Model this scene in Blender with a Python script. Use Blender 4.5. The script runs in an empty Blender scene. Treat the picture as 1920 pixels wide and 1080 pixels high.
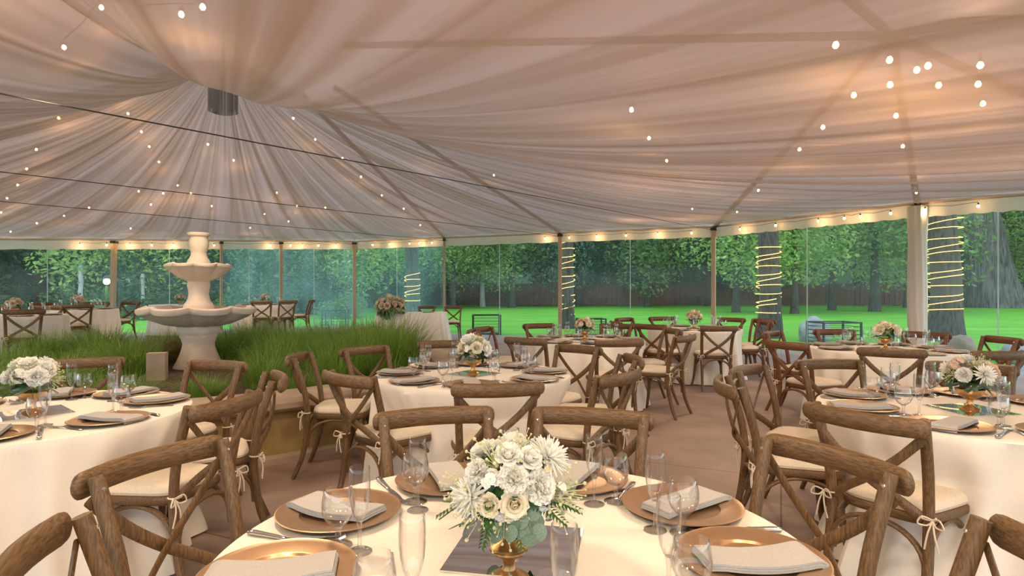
import bpy, math, random
from mathutils import Vector, Matrix, Euler, noise
C = bpy.context.scene.collection
S = bpy.context.scene
PI = math.pi
def rad(a): return a*PI/180
F = 1130.0; CH = 1.38                       # focal length in px, camera height
def at(px, py, z):                          # point of a horizontal plane seen at a pixel
    d = (CH-z)*F/(py-540.0); return Vector(((px-960)/F*d, d, z))
def atd(px, py, d): return Vector(((px-960)/F*d, d, CH+(540-py)*d/F))

# ---------------------------------------------------------------- materials
class NT:
    def __init__(s, name):
        s.m = bpy.data.materials.new(name); s.m.use_nodes = True
        s.t = s.m.node_tree; s.t.nodes.clear()
        s.out = s.n('ShaderNodeOutputMaterial')
    def n(s, typ, **kw):
        nd = s.t.nodes.new(typ)
        for k, v in kw.items():
            if k.startswith('i_'):
                key = k[2:].replace('_', ' ')
                nd.inputs[int(key) if key.isdigit() else key].default_value = v
            else: setattr(nd, k, v)
        return nd
    def l(s, a, b): s.t.links.new(a, b)
    def noise(s, scale=5, detail=3, stretch=(1,1,1), coord='Object', rough=.55):
        tc = s.n('ShaderNodeTexCoord'); mp = s.n('ShaderNodeMapping'); mp.inputs['Scale'].default_value = stretch
        nz = s.n('ShaderNodeTexNoise', i_Scale=scale, i_Detail=detail, i_Roughness=rough)
        s.l(tc.outputs[coord], mp.inputs['Vector']); s.l(mp.outputs[0], nz.inputs['Vector']); return nz.outputs['Fac']
    def ramp(s, fac, stops):
        r = s.n('ShaderNodeValToRGB'); e = r.color_ramp.elements
        while len(e) < len(stops): e.new(.5)
        for k, (p, c) in enumerate(stops): e[k].position = p; e[k].color = (*c, 1)
        s.l(fac, r.inputs[0]); return r.outputs[0]
    def bump(s, fac, strength=.2, dist=.01):
        b = s.n('ShaderNodeBump', i_Strength=strength, i_Distance=dist); s.l(fac, b.inputs['Height']); return b.outputs[0]
def pbr(name, col, rough=.6, metal=0, col2=None, scale=8, stretch=(1,1,1), bump=0, coord='Object', lo=.35, hi=.65, detail=3, bdist=.01, spec=.5, sheen=0, tl=0):
    k = NT(name); b = k.n('ShaderNodeBsdfPrincipled', i_Roughness=rough, i_Metallic=metal)
    b.inputs['Base Color'].default_value = (*col, 1); b.inputs['Specular IOR Level'].default_value = spec
    if col2 or bump:
        f = k.noise(scale, detail, stretch, coord)
        if col2: k.l(k.ramp(f, [(lo, col), (hi, col2)]), b.inputs['Base Color'])
        if bump: k.l(k.bump(f, bump, bdist), b.inputs['Normal'])
    sh = b.outputs[0]
    if tl:
        t = k.n('ShaderNodeBsdfTranslucent'); t.inputs[0].default_value = (*(col2 or col), 1)
        mx = k.n('ShaderNodeMixShader'); mx.inputs[0].default_value = tl
        k.l(sh, mx.inputs[1]); k.l(t.outputs[0], mx.inputs[2]); sh = mx.outputs[0]
    k.l(sh, k.out.inputs[0]); return k.m
M = {}
WA, WB = (.060, .031, .012), (.225, .125, .052)
M['wood_z'] = pbr('weathered_oak_upright', WA, .45, 0, WB, 16, (12,12,.9), .3, lo=.3, hi=.72, detail=6, bdist=.004)
M['wood_x'] = pbr('weathered_oak_level', WA, .45, 0, WB, 16, (.9,12,12), .3, lo=.3, hi=.72, detail=6, bdist=.004)
RA, RB = (.08, .027, .009), (.21, .078, .028)
M['red_z'] = pbr('reddish_oak_upright', RA, .42, 0, RB, 16, (12,12,.9), .2, lo=.3, hi=.7, detail=6, bdist=.004)
M['red_x'] = pbr('reddish_oak_level', RA, .42, 0, RB, 16, (.9,12,12), .2, lo=.3, hi=.7, detail=6, bdist=.004)
M['cloth'] = pbr('ivory_tablecloth', (.80,.745,.66), .75, 0, (.84,.785,.70), 160, (1,1,1), .05, bdist=.002, spec=.25)
M['cushion'] = pbr('cream_cushion', (.66,.57,.45), .85, 0, (.73,.64,.52), 90, (1,1,1), .12, bdist=.003, spec=.2)
M['napkin'] = pbr('grey_napkin', (.42,.405,.39), .85, 0, (.47,.455,.44), 220, (1,1,1), .1, bdist=.002, spec=.2)
M['charger'] = pbr('rose_gold_charger', (.50,.315,.18), .33, .8, (.56,.36,.21), 14)
M['steel'] = pbr('polished_steel', (.62,.62,.63), .18, 1)
M['gold'] = pbr('antique_gold', (.66,.40,.17), .33, .9, (.52,.30,.12), 30)
M['mirror'] = pbr('mirror_glass', (.88,.90,.92), .015, 1)
M['white_petal'] = pbr('white_petal', (.90,.885,.83), .6, 0, (.93,.92,.88), 30, tl=.25, spec=.2)
M['cream_petal'] = pbr('cream_petal', (.86,.78,.60), .6, 0, (.90,.84,.70), 30, tl=.25, spec=.2)
M['blush_petal'] = pbr('blush_petal', (.82,.58,.44), .6, 0, (.86,.68,.55), 30, tl=.2, spec=.2)
M['pale_petal'] = pbr('silvery_petal', (.62,.64,.68), .55, 0, (.75,.76,.78), 30, tl=.3, spec=.2)
M['leaf'] = pbr('glossy_leaf', (.018,.065,.014), .45, 0, (.045,.13,.025), 20)
M['euca'] = pbr('eucalyptus_leaf', (.10,.17,.13), .55, 0, (.16,.24,.19), 20)
M['filler'] = pbr('waxflower', (.38,.42,.16), .6, 0, (.74,.70,.50), 60)
M['stone'] = pbr('cast_stone', (.58,.465,.385), .85, 0, (.70,.58,.49), 6, (1,1,1), .25, bdist=.006, lo=.3, hi=.7, detail=6)
M['stucco'] = pbr('tan_stucco', (.30,.205,.075), .85, 0, (.40,.29,.12), 5, (1,1,1), .3, bdist=.006, detail=6)
M['coping'] = pbr('coping_stone', (.36,.27,.20), .8, 0, (.46,.36,.27), 5, (1,1,1), .25, bdist=.006, detail=6)
M['soil'] = pbr('dark_mulch', (.035,.022,.013), .95, 0, (.09,.055,.03), 30, (1,1,1), .6, bdist=.03)
M['blade'] = pbr('grass_blade', (.060,.15,.018), .5, 0, (.26,.42,.07), 5, lo=.3, hi=.7, tl=.3)
M['blade_dry'] = pbr('brown_grass_blade', (.15,.085,.022), .55, 0, (.24,.16,.045), 3, lo=.3, hi=.7, tl=.25)
M['pole'] = pbr('tan_pole_wrap', (.46,.30,.19), .6, 0, (.53,.36,.24), 6, (4,4,.6), .1)
M['polewrap'] = pbr('pale_pole_wrap', (.70,.60,.50), .8, 0, (.76,.66,.56), 6, (6,6,.4), .3, bdist=.02)
M['dark'] = pbr('black_cable', (.02,.018,.016), .5)
M['iron'] = pbr('black_iron', (.03,.032,.036), .5, .4)
M['bark'] = pbr('furrowed_bark', (.030,.023,.018), .95, 0, (.115,.09,.072), 6, (3,3,.6), .8, bdist=.06, lo=.3, hi=.7, detail=6)
M['bark_big'] = pbr('old_tree_bark', (.06,.05,.045), .95, 0, (.24,.21,.19), 2.2, (3,3,.5), 1.0, bdist=.25, lo=.32, hi=.68, detail=8)
M['bark_red'] = pbr('redwood_bark', (.05,.022,.015), .95, 0, (.13,.065,.045), 4, (4,4,.4), .8, bdist=.06, lo=.3, hi=.7, detail=6)
M['bark_pale'] = pbr('pale_bark', (.30,.29,.28), .95, 0, (.50,.49,.48), 4, (2,2,.6), .6, bdist=.05, lo=.3, hi=.7, detail=6)
M['fol_dark'] = pbr('dark_foliage', (.014,.034,.014), .7, 0, (.10,.15,.055), 1.2, lo=.35, hi=.65, tl=.25)
M['fol_mid'] = pbr('mid_foliage', (.045,.10,.022), .7, 0, (.24,.33,.08), 1.4, lo=.35, hi=.65, tl=.3)
M['fol_light'] = pbr('light_foliage', (.09,.18,.03), .7, 0, (.42,.54,.14), 1.4, lo=.35, hi=.65, tl=.35)
M['fol_blue'] = pbr('blue_foliage', (.045,.10,.07), .7, 0, (.16,.26,.17), .9, lo=.35, hi=.65, tl=.25)
M['lawn'] = pbr('mown_lawn', (.085,.27,.016), .8, 0, (.16,.39,.028), .35, (1,2.5,1), .3, lo=.3, hi=.7, detail=8, bdist=.03, spec=.15)
M['hill'] = pbr('wooded_slope', (.012,.03,.012), .9, 0, (.05,.10,.035), .35, (1,1,1), .8, lo=.35, hi=.65, detail=8, bdist=.6)
M['rock'] = pbr('grey_boulder', (.22,.22,.22), .9, 0, (.42,.42,.41), 3, (1,1,1), .5, bdist=.05, detail=7)
M['rock_brown'] = pbr('brown_boulder', (.17,.105,.07), .9, 0, (.30,.20,.14), 3, (1,1,1), .5, bdist=.05, detail=7)
M['fence'] = pbr('redwood_fence', (.13,.05,.035), .9, 0, (.22,.09,.06), 4, (6,6,.4), .4, bdist=.02)
M['beads'] = pbr('crystal_beads', (.55,.55,.56), .25, .7)
M['seam'] = pbr('pale_vinyl_seam', (.55,.72,.70), .4)
M['canvas'] = pbr('white_canvas', (.74,.66,.56), .7, 0, (.80,.72,.62), 3, tl=.12)
M['gravel'] = pbr('grey_gravel', (.16,.15,.14), .9, 0, (.34,.32,.30), 25, (1,1,1), .7, bdist=.03)
def emis(name, col, st):
    k = NT(name); e = k.n('ShaderNodeEmission', i_Strength=st); e.inputs[0].default_value = (*col, 1); k.l(e.outputs[0], k.out.inputs[0]); return k.m
M['bulb'] = emis('lit_bulb', (1,.60,.22), 45)
M['fairy'] = emis('lit_fairy_light', (1,.60,.17), 3.2)
M['lamp'] = emis('lit_lantern', (1,.75,.4), 30)
# thin glass: clear with fresnel reflections
def thin(name, tint, haze=0, lo=.02, hi=.75, rough=.0, bump=0, hcol=(.7,.85,.85), pw=3.5, refr=0):
    k = NT(name); tr = k.n('ShaderNodeBsdfTransparent'); tr.inputs[0].default_value = (*tint, 1)
    gl = k.n('ShaderNodeBsdfGlossy', i_Roughness=rough); lw = k.n('ShaderNodeLayerWeight', i_Blend=.5)
    po = k.n('ShaderNodeMath', operation='POWER'); po.inputs[1].default_value = pw
    mr = k.n('ShaderNodeMapRange'); mr.inputs['To Min'].default_value = lo; mr.inputs['To Max'].default_value = hi
    k.l(lw.outputs['Facing'], po.inputs[0]); k.l(po.outputs[0], mr.inputs[0]); mx = k.n('ShaderNodeMixShader')
    k.l(mr.outputs[0], mx.inputs[0]); k.l(tr.outputs[0], mx.inputs[1]); k.l(gl.outputs[0], mx.inputs[2]); sh = mx.outputs[0]
    if bump:
        nb = k.bump(k.noise(1.2, 4, (1,1,.35)), bump, .05); k.l(nb, gl.inputs['Normal'])
    if refr:
        gb = k.n('ShaderNodeBsdfGlass', i_Roughness=0, i_IOR=1.45); m3 = k.n('ShaderNodeMixShader'); m3.inputs[0].default_value = refr
        k.l(sh, m3.inputs[1]); k.l(gb.outputs[0], m3.inputs[2]); sh = m3.outputs[0]
    if haze:
        df = k.n('ShaderNodeBsdfTranslucent'); df.inputs[0].default_value = (*hcol, 1); m2 = k.n('ShaderNodeMixShader')
        f = k.noise(.9, 5, (1,1,.25)); mm = k.n('ShaderNodeMapRange'); mm.inputs['From Min'].default_value = .35; mm.inputs['From Max'].default_value = .8
        mm.inputs['To Min'].default_value = haze*.4; mm.inputs['To Max'].default_value = haze*2.2
        k.l(f, mm.inputs[0]); k.l(mm.outputs[0], m2.inputs[0]); k.l(sh, m2.inputs[1]); k.l(df.outputs[0], m2.inputs[2]); sh = m2.outputs[0]
    k.l(sh, k.out.inputs[0]); return k.m
M['glass'] = thin('thin_glass', (.992,.992,.992), 0, .03, .95, pw=2.1)
M['vinyl'] = thin('clear_vinyl', (.88,.95,.92), .035, .012, .3, .06, .25)
M['vinyl_blue'] = thin('bluish_vinyl', (.76,.92,.93), .16, .012, .3, .08, .3, (.6,.86,.95))
M['stemglass'] = thin('solid_glass', (.985,.985,.985), 0, .07, .95, pw=1.3)
# sheer draped fabric: gathered, so its density runs in stripes along the folds (UV.x = angle, UV.y = run)
def sheer(name, col, see, lo=.0):
    k = NT(name); tc = k.n('ShaderNodeTexCoord'); fs = []
    for sc in (110, 330):
        mp = k.n('ShaderNodeMapping'); mp.inputs['Scale'].default_value = (sc, 1.3, 1)
        nz = k.n('ShaderNodeTexNoise', i_Scale=1, i_Detail=2); k.l(tc.outputs['UV'], mp.inputs[0]); k.l(mp.outputs[0], nz.inputs['Vector']); fs.append(nz.outputs['Fac'])
    av = k.n('ShaderNodeMixRGB'); av.inputs[0].default_value = .45; k.l(fs[0], av.inputs[1]); k.l(fs[1], av.inputs[2])
    df = k.n('ShaderNodeBsdfDiffuse'); tl = k.n('ShaderNodeBsdfTranslucent'); tr = k.n('ShaderNodeBsdfTransparent')
    df.inputs[0].default_value = (*col, 1); tl.inputs[0].default_value = (*col, 1)
    def rng(lo, hi):
        mr = k.n('ShaderNodeMapRange'); mr.inputs['From Min'].default_value = .36; mr.inputs['From Max'].default_value = .64
        mr.inputs['To Min'].default_value = lo; mr.inputs['To Max'].default_value = hi; k.l(av.outputs[0], mr.inputs[0]); return mr.outputs[0]
    m1 = k.n('ShaderNodeMixShader'); k.l(rng(.22, .8), m1.inputs[0]); k.l(df.outputs[0], m1.inputs[1]); k.l(tl.outputs[0], m1.inputs[2])
    m2 = k.n('ShaderNodeMixShader'); k.l(rng(lo, see), m2.inputs[0]); k.l(m1.outputs[0], m2.inputs[1]); k.l(tr.outputs[0], m2.inputs[2])
    k.l(m2.outputs[0], k.out.inputs[0]); return k.m
M['drape'] = sheer('sheer_ceiling_fabric', (.70,.55,.47), .45, .06)
M['drape_thick'] = sheer('gathered_ceiling_fabric', (.70,.545,.46), .20, .05)
k = NT('tent_canvas_roof'); tl = k.n('ShaderNodeBsdfTranslucent'); df = k.n('ShaderNodeBsdfDiffuse'); mx = k.n('ShaderNodeMixShader')
tl.inputs[0].default_value = (.32,.29,.275,1); df.inputs[0].default_value = (.8,.76,.70,1); mx.inputs[0].default_value = .45
k.l(df.outputs[0], mx.inputs[1]); k.l(tl.outputs[0], mx.inputs[2]); k.l(mx.outputs[0], k.out.inputs[0]); M['canopy'] = k.m
# floor: stained concrete with saw cuts
k = NT('stained_concrete'); b = k.n('ShaderNodeBsdfPrincipled', i_Roughness=.55)
f1 = k.noise(1.6, 8, (1,1,1)); c1 = k.ramp(f1, [(.3,(.23,.155,.128)), (.7,(.38,.27,.225))])
tc = k.n('ShaderNodeTexCoord'); mp = k.n('ShaderNodeMapping'); mp.inputs['Rotation'].default_value = (0,0,.42)
br = k.n('ShaderNodeTexBrick', offset=0, i_Scale=1, i_Mortar_Size=.006, i_Brick_Width=2.4, i_Row_Height=2.4)
br.inputs['Color1'].default_value = br.inputs['Color2'].default_value = (1,1,1,1); br.inputs['Mortar'].default_value = (.45,.42,.40,1)
k.l(tc.outputs['Object'], mp.inputs[0]); k.l(mp.outputs[0], br.inputs[0])
ml = k.n('ShaderNodeMixRGB', blend_type='MULTIPLY'); ml.inputs[0].default_value = 1; k.l(c1, ml.inputs[1]); k.l(br.outputs[0], ml.inputs[2])
k.l(ml.outputs[0], b.inputs['Base Color']); k.l(k.bump(f1, .15, .01), b.inputs['Normal']); k.l(b.outputs[0], k.out.inputs[0]); M['floor'] = k.m

# ---------------------------------------------------------------- mesh helpers
class MB:
    def __init__(s): s.v = []; s.f = []; s.uv = None
    def add(s, v, f):
        o = len(s.v); s.v += [tuple(p) for p in v]; s.f += [tuple(i+o for i in q) for q in f]; return s
    def box(s, c, d, rot=None):
        x, y, z = d[0]/2, d[1]/2, d[2]/2
        vs = [Vector((a*x,b*y,e*z)) for a in (-1,1) for b in (-1,1) for e in (-1,1)]
        if rot is not None: vs = [rot @ p for p in vs]
        s.add([p+Vector(c) for p in vs], [(0,1,3,2),(4,6,7,5),(0,4,5,1),(2,3,7,6),(0,2,6,4),(1,5,7,3)]); return s
    def lathe(s, prof, n=32, c=(0,0,0), mod=None, cap=True):
        v = []; f = []
        for j, (r, z) in enumerate(prof):
            for i in range(n):
                a = 2*PI*i/n; rr, zz = (r, z) if mod is None else mod(r, z, a, j)
                v.append((c[0]+rr*math.cos(a), c[1]+rr*math.sin(a), c[2]+zz))
        for j in range(len(prof)-1):
            for i in range(n): f.append((j*n+i, j*n+(i+1)%n, (j+1)*n+(i+1)%n, (j+1)*n+i))
        if cap:
            if prof[0][0] > 1e-4: f.append(tuple(range(n-1,-1,-1)))
            if prof[-1][0] > 1e-4: f.append(tuple((len(prof)-1)*n+i for i in range(n)))
        s.add(v, f); return s
    def tube(s, path, r, n=8, ry=None, up=None, cap=True, closed=False):
        P = [Vector(p) for p in path]; m = len(P); v = []; f = []; last = None
        rs = r if isinstance(r, (list, tuple)) else [r]*m
        rys = ry if isinstance(ry, (list, tuple)) else [ry]*m
        for j, p in enumerate(P):
            if closed: t = P[(j+1)%m]-P[j-1]
            else: t = P[min(j+1,m-1)]-P[max(j-1,0)]
            t = t.normalized() if t.length > 1e-9 else Vector((0,0,1))
            u = Vector(up) if up is not None else (last if last is not None else (Vector((0,0,1)) if abs(t.z) < .9 else Vector((1,0,0))))
            u = u - t*u.dot(t)
            u = u.normalized() if u.length > 1e-6 else t.orthogonal().normalized()
            last = u; w = t.cross(u)
            for i in range(n):
                a = 2*PI*i/n; a += PI/n if n == 4 else 0
                v.append(p + u*(math.cos(a)*(rys[j] if rys[j] is not None else rs[j])) + w*(math.sin(a)*rs[j]))
        for j in range(m if closed else m-1):
            for i in range(n): f.append((j*n+i, j*n+(i+1)%n, ((j+1)%m)*n+(i+1)%n, ((j+1)%m)*n+i))
        if cap and not closed: f.append(tuple(range(n-1,-1,-1))); f.append(tuple((m-1)*n+i for i in range(n)))
        s.add(v, f); return s
    def grid(s, fn, nu, nv):
        v = [fn(i/nu, j/nv) for j in range(nv+1) for i in range(nu+1)]
        f = [(j*(nu+1)+i, j*(nu+1)+i+1, (j+1)*(nu+1)+i+1, (j+1)*(nu+1)+i) for j in range(nv) for i in range(nu)]
        s.add(v, f); return s
    def ball(s, c, r, n=8, m=5, sz=1):
        return s.lathe([(max(1e-5, r*math.sin(PI*j/m)), -r*sz*math.cos(PI*j/m)) for j in range(m+1)], n, c, cap=False)
    def mesh(s, name, mat, smooth=True, bevel=0):
        me = bpy.data.meshes.new(name); me.from_pydata(s.v, [], s.f); me.materials.append(mat)
        if smooth:
            me.polygons.foreach_set('use_smooth', [True]*len(me.polygons))
            try: me.set_sharp_from_angle(angle=rad(38))
            except Exception: pass
        me.update(); return me
def link(name, me, parent=None, loc=None, rotz=0):
    o = bpy.data.objects.new(name, me); C.objects.link(o)
    if parent: o.parent = parent
    if loc is not None: o.location = loc
    if rotz: o.rotation_euler = (0,0,rotz)
    return o
def tag(o, label, cat, group=None, kind=None):
    if label: o['label'] = label
    if cat: o['category'] = cat
    if group: o['group'] = group
    if kind: o['kind'] = kind
    return o
def thing(name, label, cat, loc=(0,0,0), rotz=0, group=None):
    return tag(link(name, None, None, loc, rotz), label, cat, group)
def structure(name, me, parent=None):
    o = link(name, me, parent)
    if not parent: o['kind'] = 'structure'
    return o
def spline(pts, n=8):
    P = [Vector(p) for p in pts]; out = []
    for i in range(len(P)-1):
        a, b, c, d = P[max(i-1,0)], P[i], P[i+1], P[min(i+2,len(P)-1)]
        for k in range(n):
            t = k/n; out.append(.5*((2*b)+(c-a)*t+(2*a-5*b+4*c-d)*t*t+(3*b-a-3*c+d)*t**3))
    return out+[P[-1]]
class Kit:                                   # a kind of thing: its parts as (name, mesh, parent part index or -1, label)
    def __init__(s): s.p = []
    def part(s, name, me, par=-1, label=None): s.p.append((name, me, par, label)); return len(s.p)-1
    def place(s, root):
        os_ = []
        for name, me, par, label in s.p:
            o = link(name, me, root if par < 0 else os_[par])
            if label: o['label'] = label
            os_.append(o)
        return root

# ---------------------------------------------------------------- chair
def seat_outline(sc, n=40):
    out = []
    for i in range(n):
        a = 2*PI*i/n; ca, sa = math.cos(a), math.sin(a); e = .42
        x = math.copysign(abs(ca)**e, ca); y = math.copysign(abs(sa)**e, sa)
        w = .205 + .022*y
        out.append((x*w*sc, y*.205*sc))
    return out
def slab(out, prof):                         # prof: list of (scale, z) from bottom to top
    n = len(out); v = []; f = []
    for sc, z in prof: v += [(x*sc, y*sc, z) for x, y in out]
    for j in range(len(prof)-1):
        for i in range(n): f.append((j*n+i, j*n+(i+1)%n, (j+1)*n+(i+1)%n, (j+1)*n+i))
    f.append(tuple(range(n-1,-1,-1))); f.append(tuple((len(prof)-1)*n+i for i in range(n)))
    return v, f
def chair_kit(wz, wx):
    K = Kit()
    def railpt(x): return Vector((x, -.338-.055*(1-(x/.25)**2), .845))
    xs = [-.25,-.247,-.238,-.22,-.17,-.12,-.06,0,.06,.12,.17,.22,.238,.247,.25]
    sc = [.25,.62,.88,1,1,1,1,1,1,1,1,1,.88,.62,.25]
    K.part('top_rail', MB().tube([railpt(x) for x in xs], [.019*q for q in sc], 14, [.038*q for q in sc], (0,0,1)).mesh('top_rail', wx))
    for sx in (-1, 1):
        pth = spline([(sx*.212,-.315,0),(sx*.197,-.252,.16),(sx*.192,-.222,.34),(sx*.192,-.216,.48),(sx*.199,-.238,.64),(sx*.209,-.285,.80),(sx*.213,-.307,.872)], 4)
        i = K.part('rear_leg', MB().tube(pth, [.0155+.0055*min(1,p.z/.3) for p in pth], 12).mesh('rear_leg', wz))
        K.part('bolt', MB().ball((sx*.2115,-.279,.842), .0065, 8, 4).mesh('bolt', M['steel']), i, 'round steel bolt head')
    for q, sx in enumerate((-1, 1)):
        pth = spline([(sx*.222,-.318,.812),(sx*.12,-.318-.004*q,.70),(sx*.0,-.300-.012*q,.60),(-sx*.10,-.262,.53),(-sx*.178,-.226,.468)], 5)
        K.part('cross_strap', MB().tube(pth, .006, 8, .019, (0,.12,1)).mesh('cross_strap', wz))
    o = seat_outline(1)
    K.part('seat_frame', MB().add(*slab(o, [(.955,.425),(.985,.430),(1,.440),(1,.455),(.985,.463),(.95,.466)])).mesh('seat_frame', wx))
    oc = seat_outline(.97)
    pr = [(.94,.464),(.985,.468),(.99,.474),(1.0,.480),(.985,.486),(.96,.499),(.90,.507),(.75,.512),(.45,.516),(.05,.517)]
    c = K.part('seat_cushion', MB().add(*slab(oc, pr)).mesh('seat_cushion', M['cushion']), -1, 'cream tie-on cushion')
    for sx in (-1, 1):
        b = MB(); X, Y, Z = sx*.192, -.222, .475
        b.tube([(X+.026*math.cos(a), Y+.026*math.sin(a), Z) for a in [2*PI*i/12 for i in range(12)]], .004, 6, closed=True)
        kx = X+sx*.024; ky = Y-.018
        for d in (1, -1):
            b.tube(spline([(kx,ky,Z),(kx+d*.03,ky-.02,Z+.012),(kx+d*.045,ky-.022,Z-.018),(kx+d*.015,ky-.012,Z-.02),(kx,ky,Z)], 4), .0035, 5)
            b.tube(spline([(kx,ky,Z),(kx+d*.012,ky-.018,Z-.05),(kx+d*.025,ky-.014,Z-.115)], 5), .0035, 5)
        K.part('tie', b.mesh('tie', M['cushion']), c)
    for sx in (-1, 1):
        pth = spline([(sx*.168,.158,.43),(sx*.178,.168,.30),(sx*.192,.186,.14),(sx*.214,.214,0)], 4)
        K.part('front_leg', MB().tube(pth, [.0145+.006*min(1,p.z/.35) for p in pth], 12).mesh('front_leg', wz))
    def arch(a, b, up):
        a, b = Vector(a), Vector(b); m = (a+b)/2; out = []
        for i in range(17):
            t = PI*i/16; p = m+(a-b)/2*math.cos(t)*(1 if abs(math.cos(t)) < .98 else 1); p.z = a.z+(.418-a.z)*(math.sin(t)**.7); out.append(p)
        return MB().tube(out, .011, 8, .015, up).mesh('arched_brace', wx)
    K.part('arched_brace', arch((-.185,-.228,.23),(.185,-.228,.23),(0,1,0)))
    K.part('arched_brace', arch((-.172,.165,.23),(.172,.165,.23),(0,1,0)))
    for sx in (-1, 1): K.part('arched_brace', arch((sx*.186,-.215,.23),(sx*.178,.165,.23),(1,0,0)))
    return K
CHAIR = chair_kit(M['wood_z'], M['wood_x']); CHAIR_RED = chair_kit(M['red_z'], M['red_x'])

# ---------------------------------------------------------------- table things
def cloth_mesh(R, H, seed, seats=(), n=200):
    rnd = random.Random(seed); ph = [rnd.uniform(0,2*PI) for _ in range(6)]
    prof = [(0,H),(R*.5,H),(R*.9,H),(R-.012,H),(R-.003,H-.003),(R,H-.010),(R+.001,H-.04),(R+.003,H-.14),(R+.006,H-.195),(R+.008,H-.215),(R+.014,H-.30),(R+.022,H-.39),(R+.028,H-.48),(R+.038,H-.56),(R+.045,H-.64),(R+.05,H-.70),(R+.055,.012)]
    def mod(r, z, a, j):
        if j < 6: return r, z
        k = (H-z)/H
        w = .55*math.sin(11*a+ph[0])+.5*math.sin(17*a+ph[1]+.6*math.sin(3*a+ph[2]))+.35*math.sin(26*a+ph[3]+k)
        w = abs(w)**1.0*math.copysign(1,w)
        rr = r+.052*w*k**.6+.02*k*math.sin(4*a+ph[4])
        for sx, sy, fc in seats:              # the cloth gives way softly where a seat is pushed in
            fx, fy = sx+.235*math.cos(fc), sy+.235*math.sin(fc); rf = math.hypot(fx, fy)
            if fx*math.cos(fc)+fy*math.sin(fc) > 0: continue
            lat = abs((a-math.atan2(fy, fx)+PI)%(2*PI)-PI)*R
            sm = lambda t: (lambda q: q*q*(3-2*q))(max(0, min(1, t)))
            wt = sm((.38-lat)/.20)*sm((.70-z)/.17)*(.35+.65*sm(z/.35))
            if rr > rf: rr -= min(.10, rr-rf)*wt
        return rr, z
    return MB().lathe(prof, n, mod=mod, cap=False).mesh('tablecloth', M['cloth'])
def box_cloth(a, b, H, seed):
    rnd = random.Random(seed); p1, p2 = rnd.uniform(0,6), rnd.uniform(0,6); n = 160; prof = [(1,.0),(1,.01),(1,.1),(1,.3),(1,.5),(1,H-.012)]; v = []; f = []
    for j, (s_, dz) in enumerate(prof):
        for i in range(n):
            t = 2*PI*i/n; e = .22; ca, sa = math.cos(t), math.sin(t)
            x = math.copysign(abs(ca)**e, ca)*a; y = math.copysign(abs(sa)**e, sa)*b; k_ = dz/H
            g = 1+.10*k_+.05*k_*math.sin(15*t+p1)+.03*k_*math.sin(23*t+p2)
            v.append((x*g, y*g, H-dz))
    for j in range(len(prof)-1):
        for i in range(n): f.append((j*n+i, (j+1)*n+i, (j+1)*n+(i+1)%n, j*n+(i+1)%n))
    f.append(tuple(range(n))); return MB().add(v, f).mesh('tablecloth', M['cloth'])
TH = .76
charger_me = MB().lathe([(.0,.0035),(.096,.0035),(.1,.0045),(.1035,.0105),(.107,.0118),(.150,.0165),(.161,.0185),(.163,.0195),(.166,.0185),(.165,.0165),(.14,.010),(.11,.001),(.09,0),(0,0)][::-1], 56, cap=False).mesh('charger_plate', M['charger'])
def napkin_mesh(seed):
    rnd = random.Random(seed); b = MB(); L, W = .27, .105; tw = rnd.uniform(-.015,.015)
    for lay, (dz, dl, dw) in enumerate([(0,0,0),(.005,.004,-.002),(.010,.010,-.004)]):
        def top(u, v, dz=dz, dl=dl, dw=dw):
            x = (u-.5)*(L-dl); y = (v-.5)*(W+dw)*(1+.10*(u-.5)) + tw*math.sin(u*3)
            ax = abs(x); z = .0215+dz-.006*max(0,1-(x/.10)**2)-(max(0,ax-.115)*.55 if x > 0 else max(0,ax-.13)*.2)
            e = min(v,1-v)*2; z += .0016*math.sin(9*u+seed)*e
            return (x, y, z)
        nu, nv = 22, 8
        g = [top(i/nu, j/nv) for j in range(nv+1) for i in range(nu+1)]
        k_ = len(g); q = [(x, y, z-.0045) for x, y, z in g]
        fs = [(j*(nu+1)+i, j*(nu+1)+i+1, (j+1)*(nu+1)+i+1, (j+1)*(nu+1)+i) for j in range(nv) for i in range(nu)]
        fb = [tuple(k_+i for i in reversed(t)) for t in fs]
        edge = [i for i in range(nu+1)]+[j*(nu+1)+nu for j in range(1,nv+1)]+[nv*(nu+1)+i for i in range(nu-1,-1,-1)]+[j*(nu+1) for j in range(nv-1,0,-1)]
        fe = [(edge[i], k_+edge[i], k_+edge[(i+1)%len(edge)], edge[(i+1)%len(edge)]) for i in range(len(edge))]
        b.add(g+q, fs+fb+fe)
    return b.mesh('folded_napkin', M['napkin'])
NAPKINS = [napkin_mesh(i) for i in range(3)]
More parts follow.
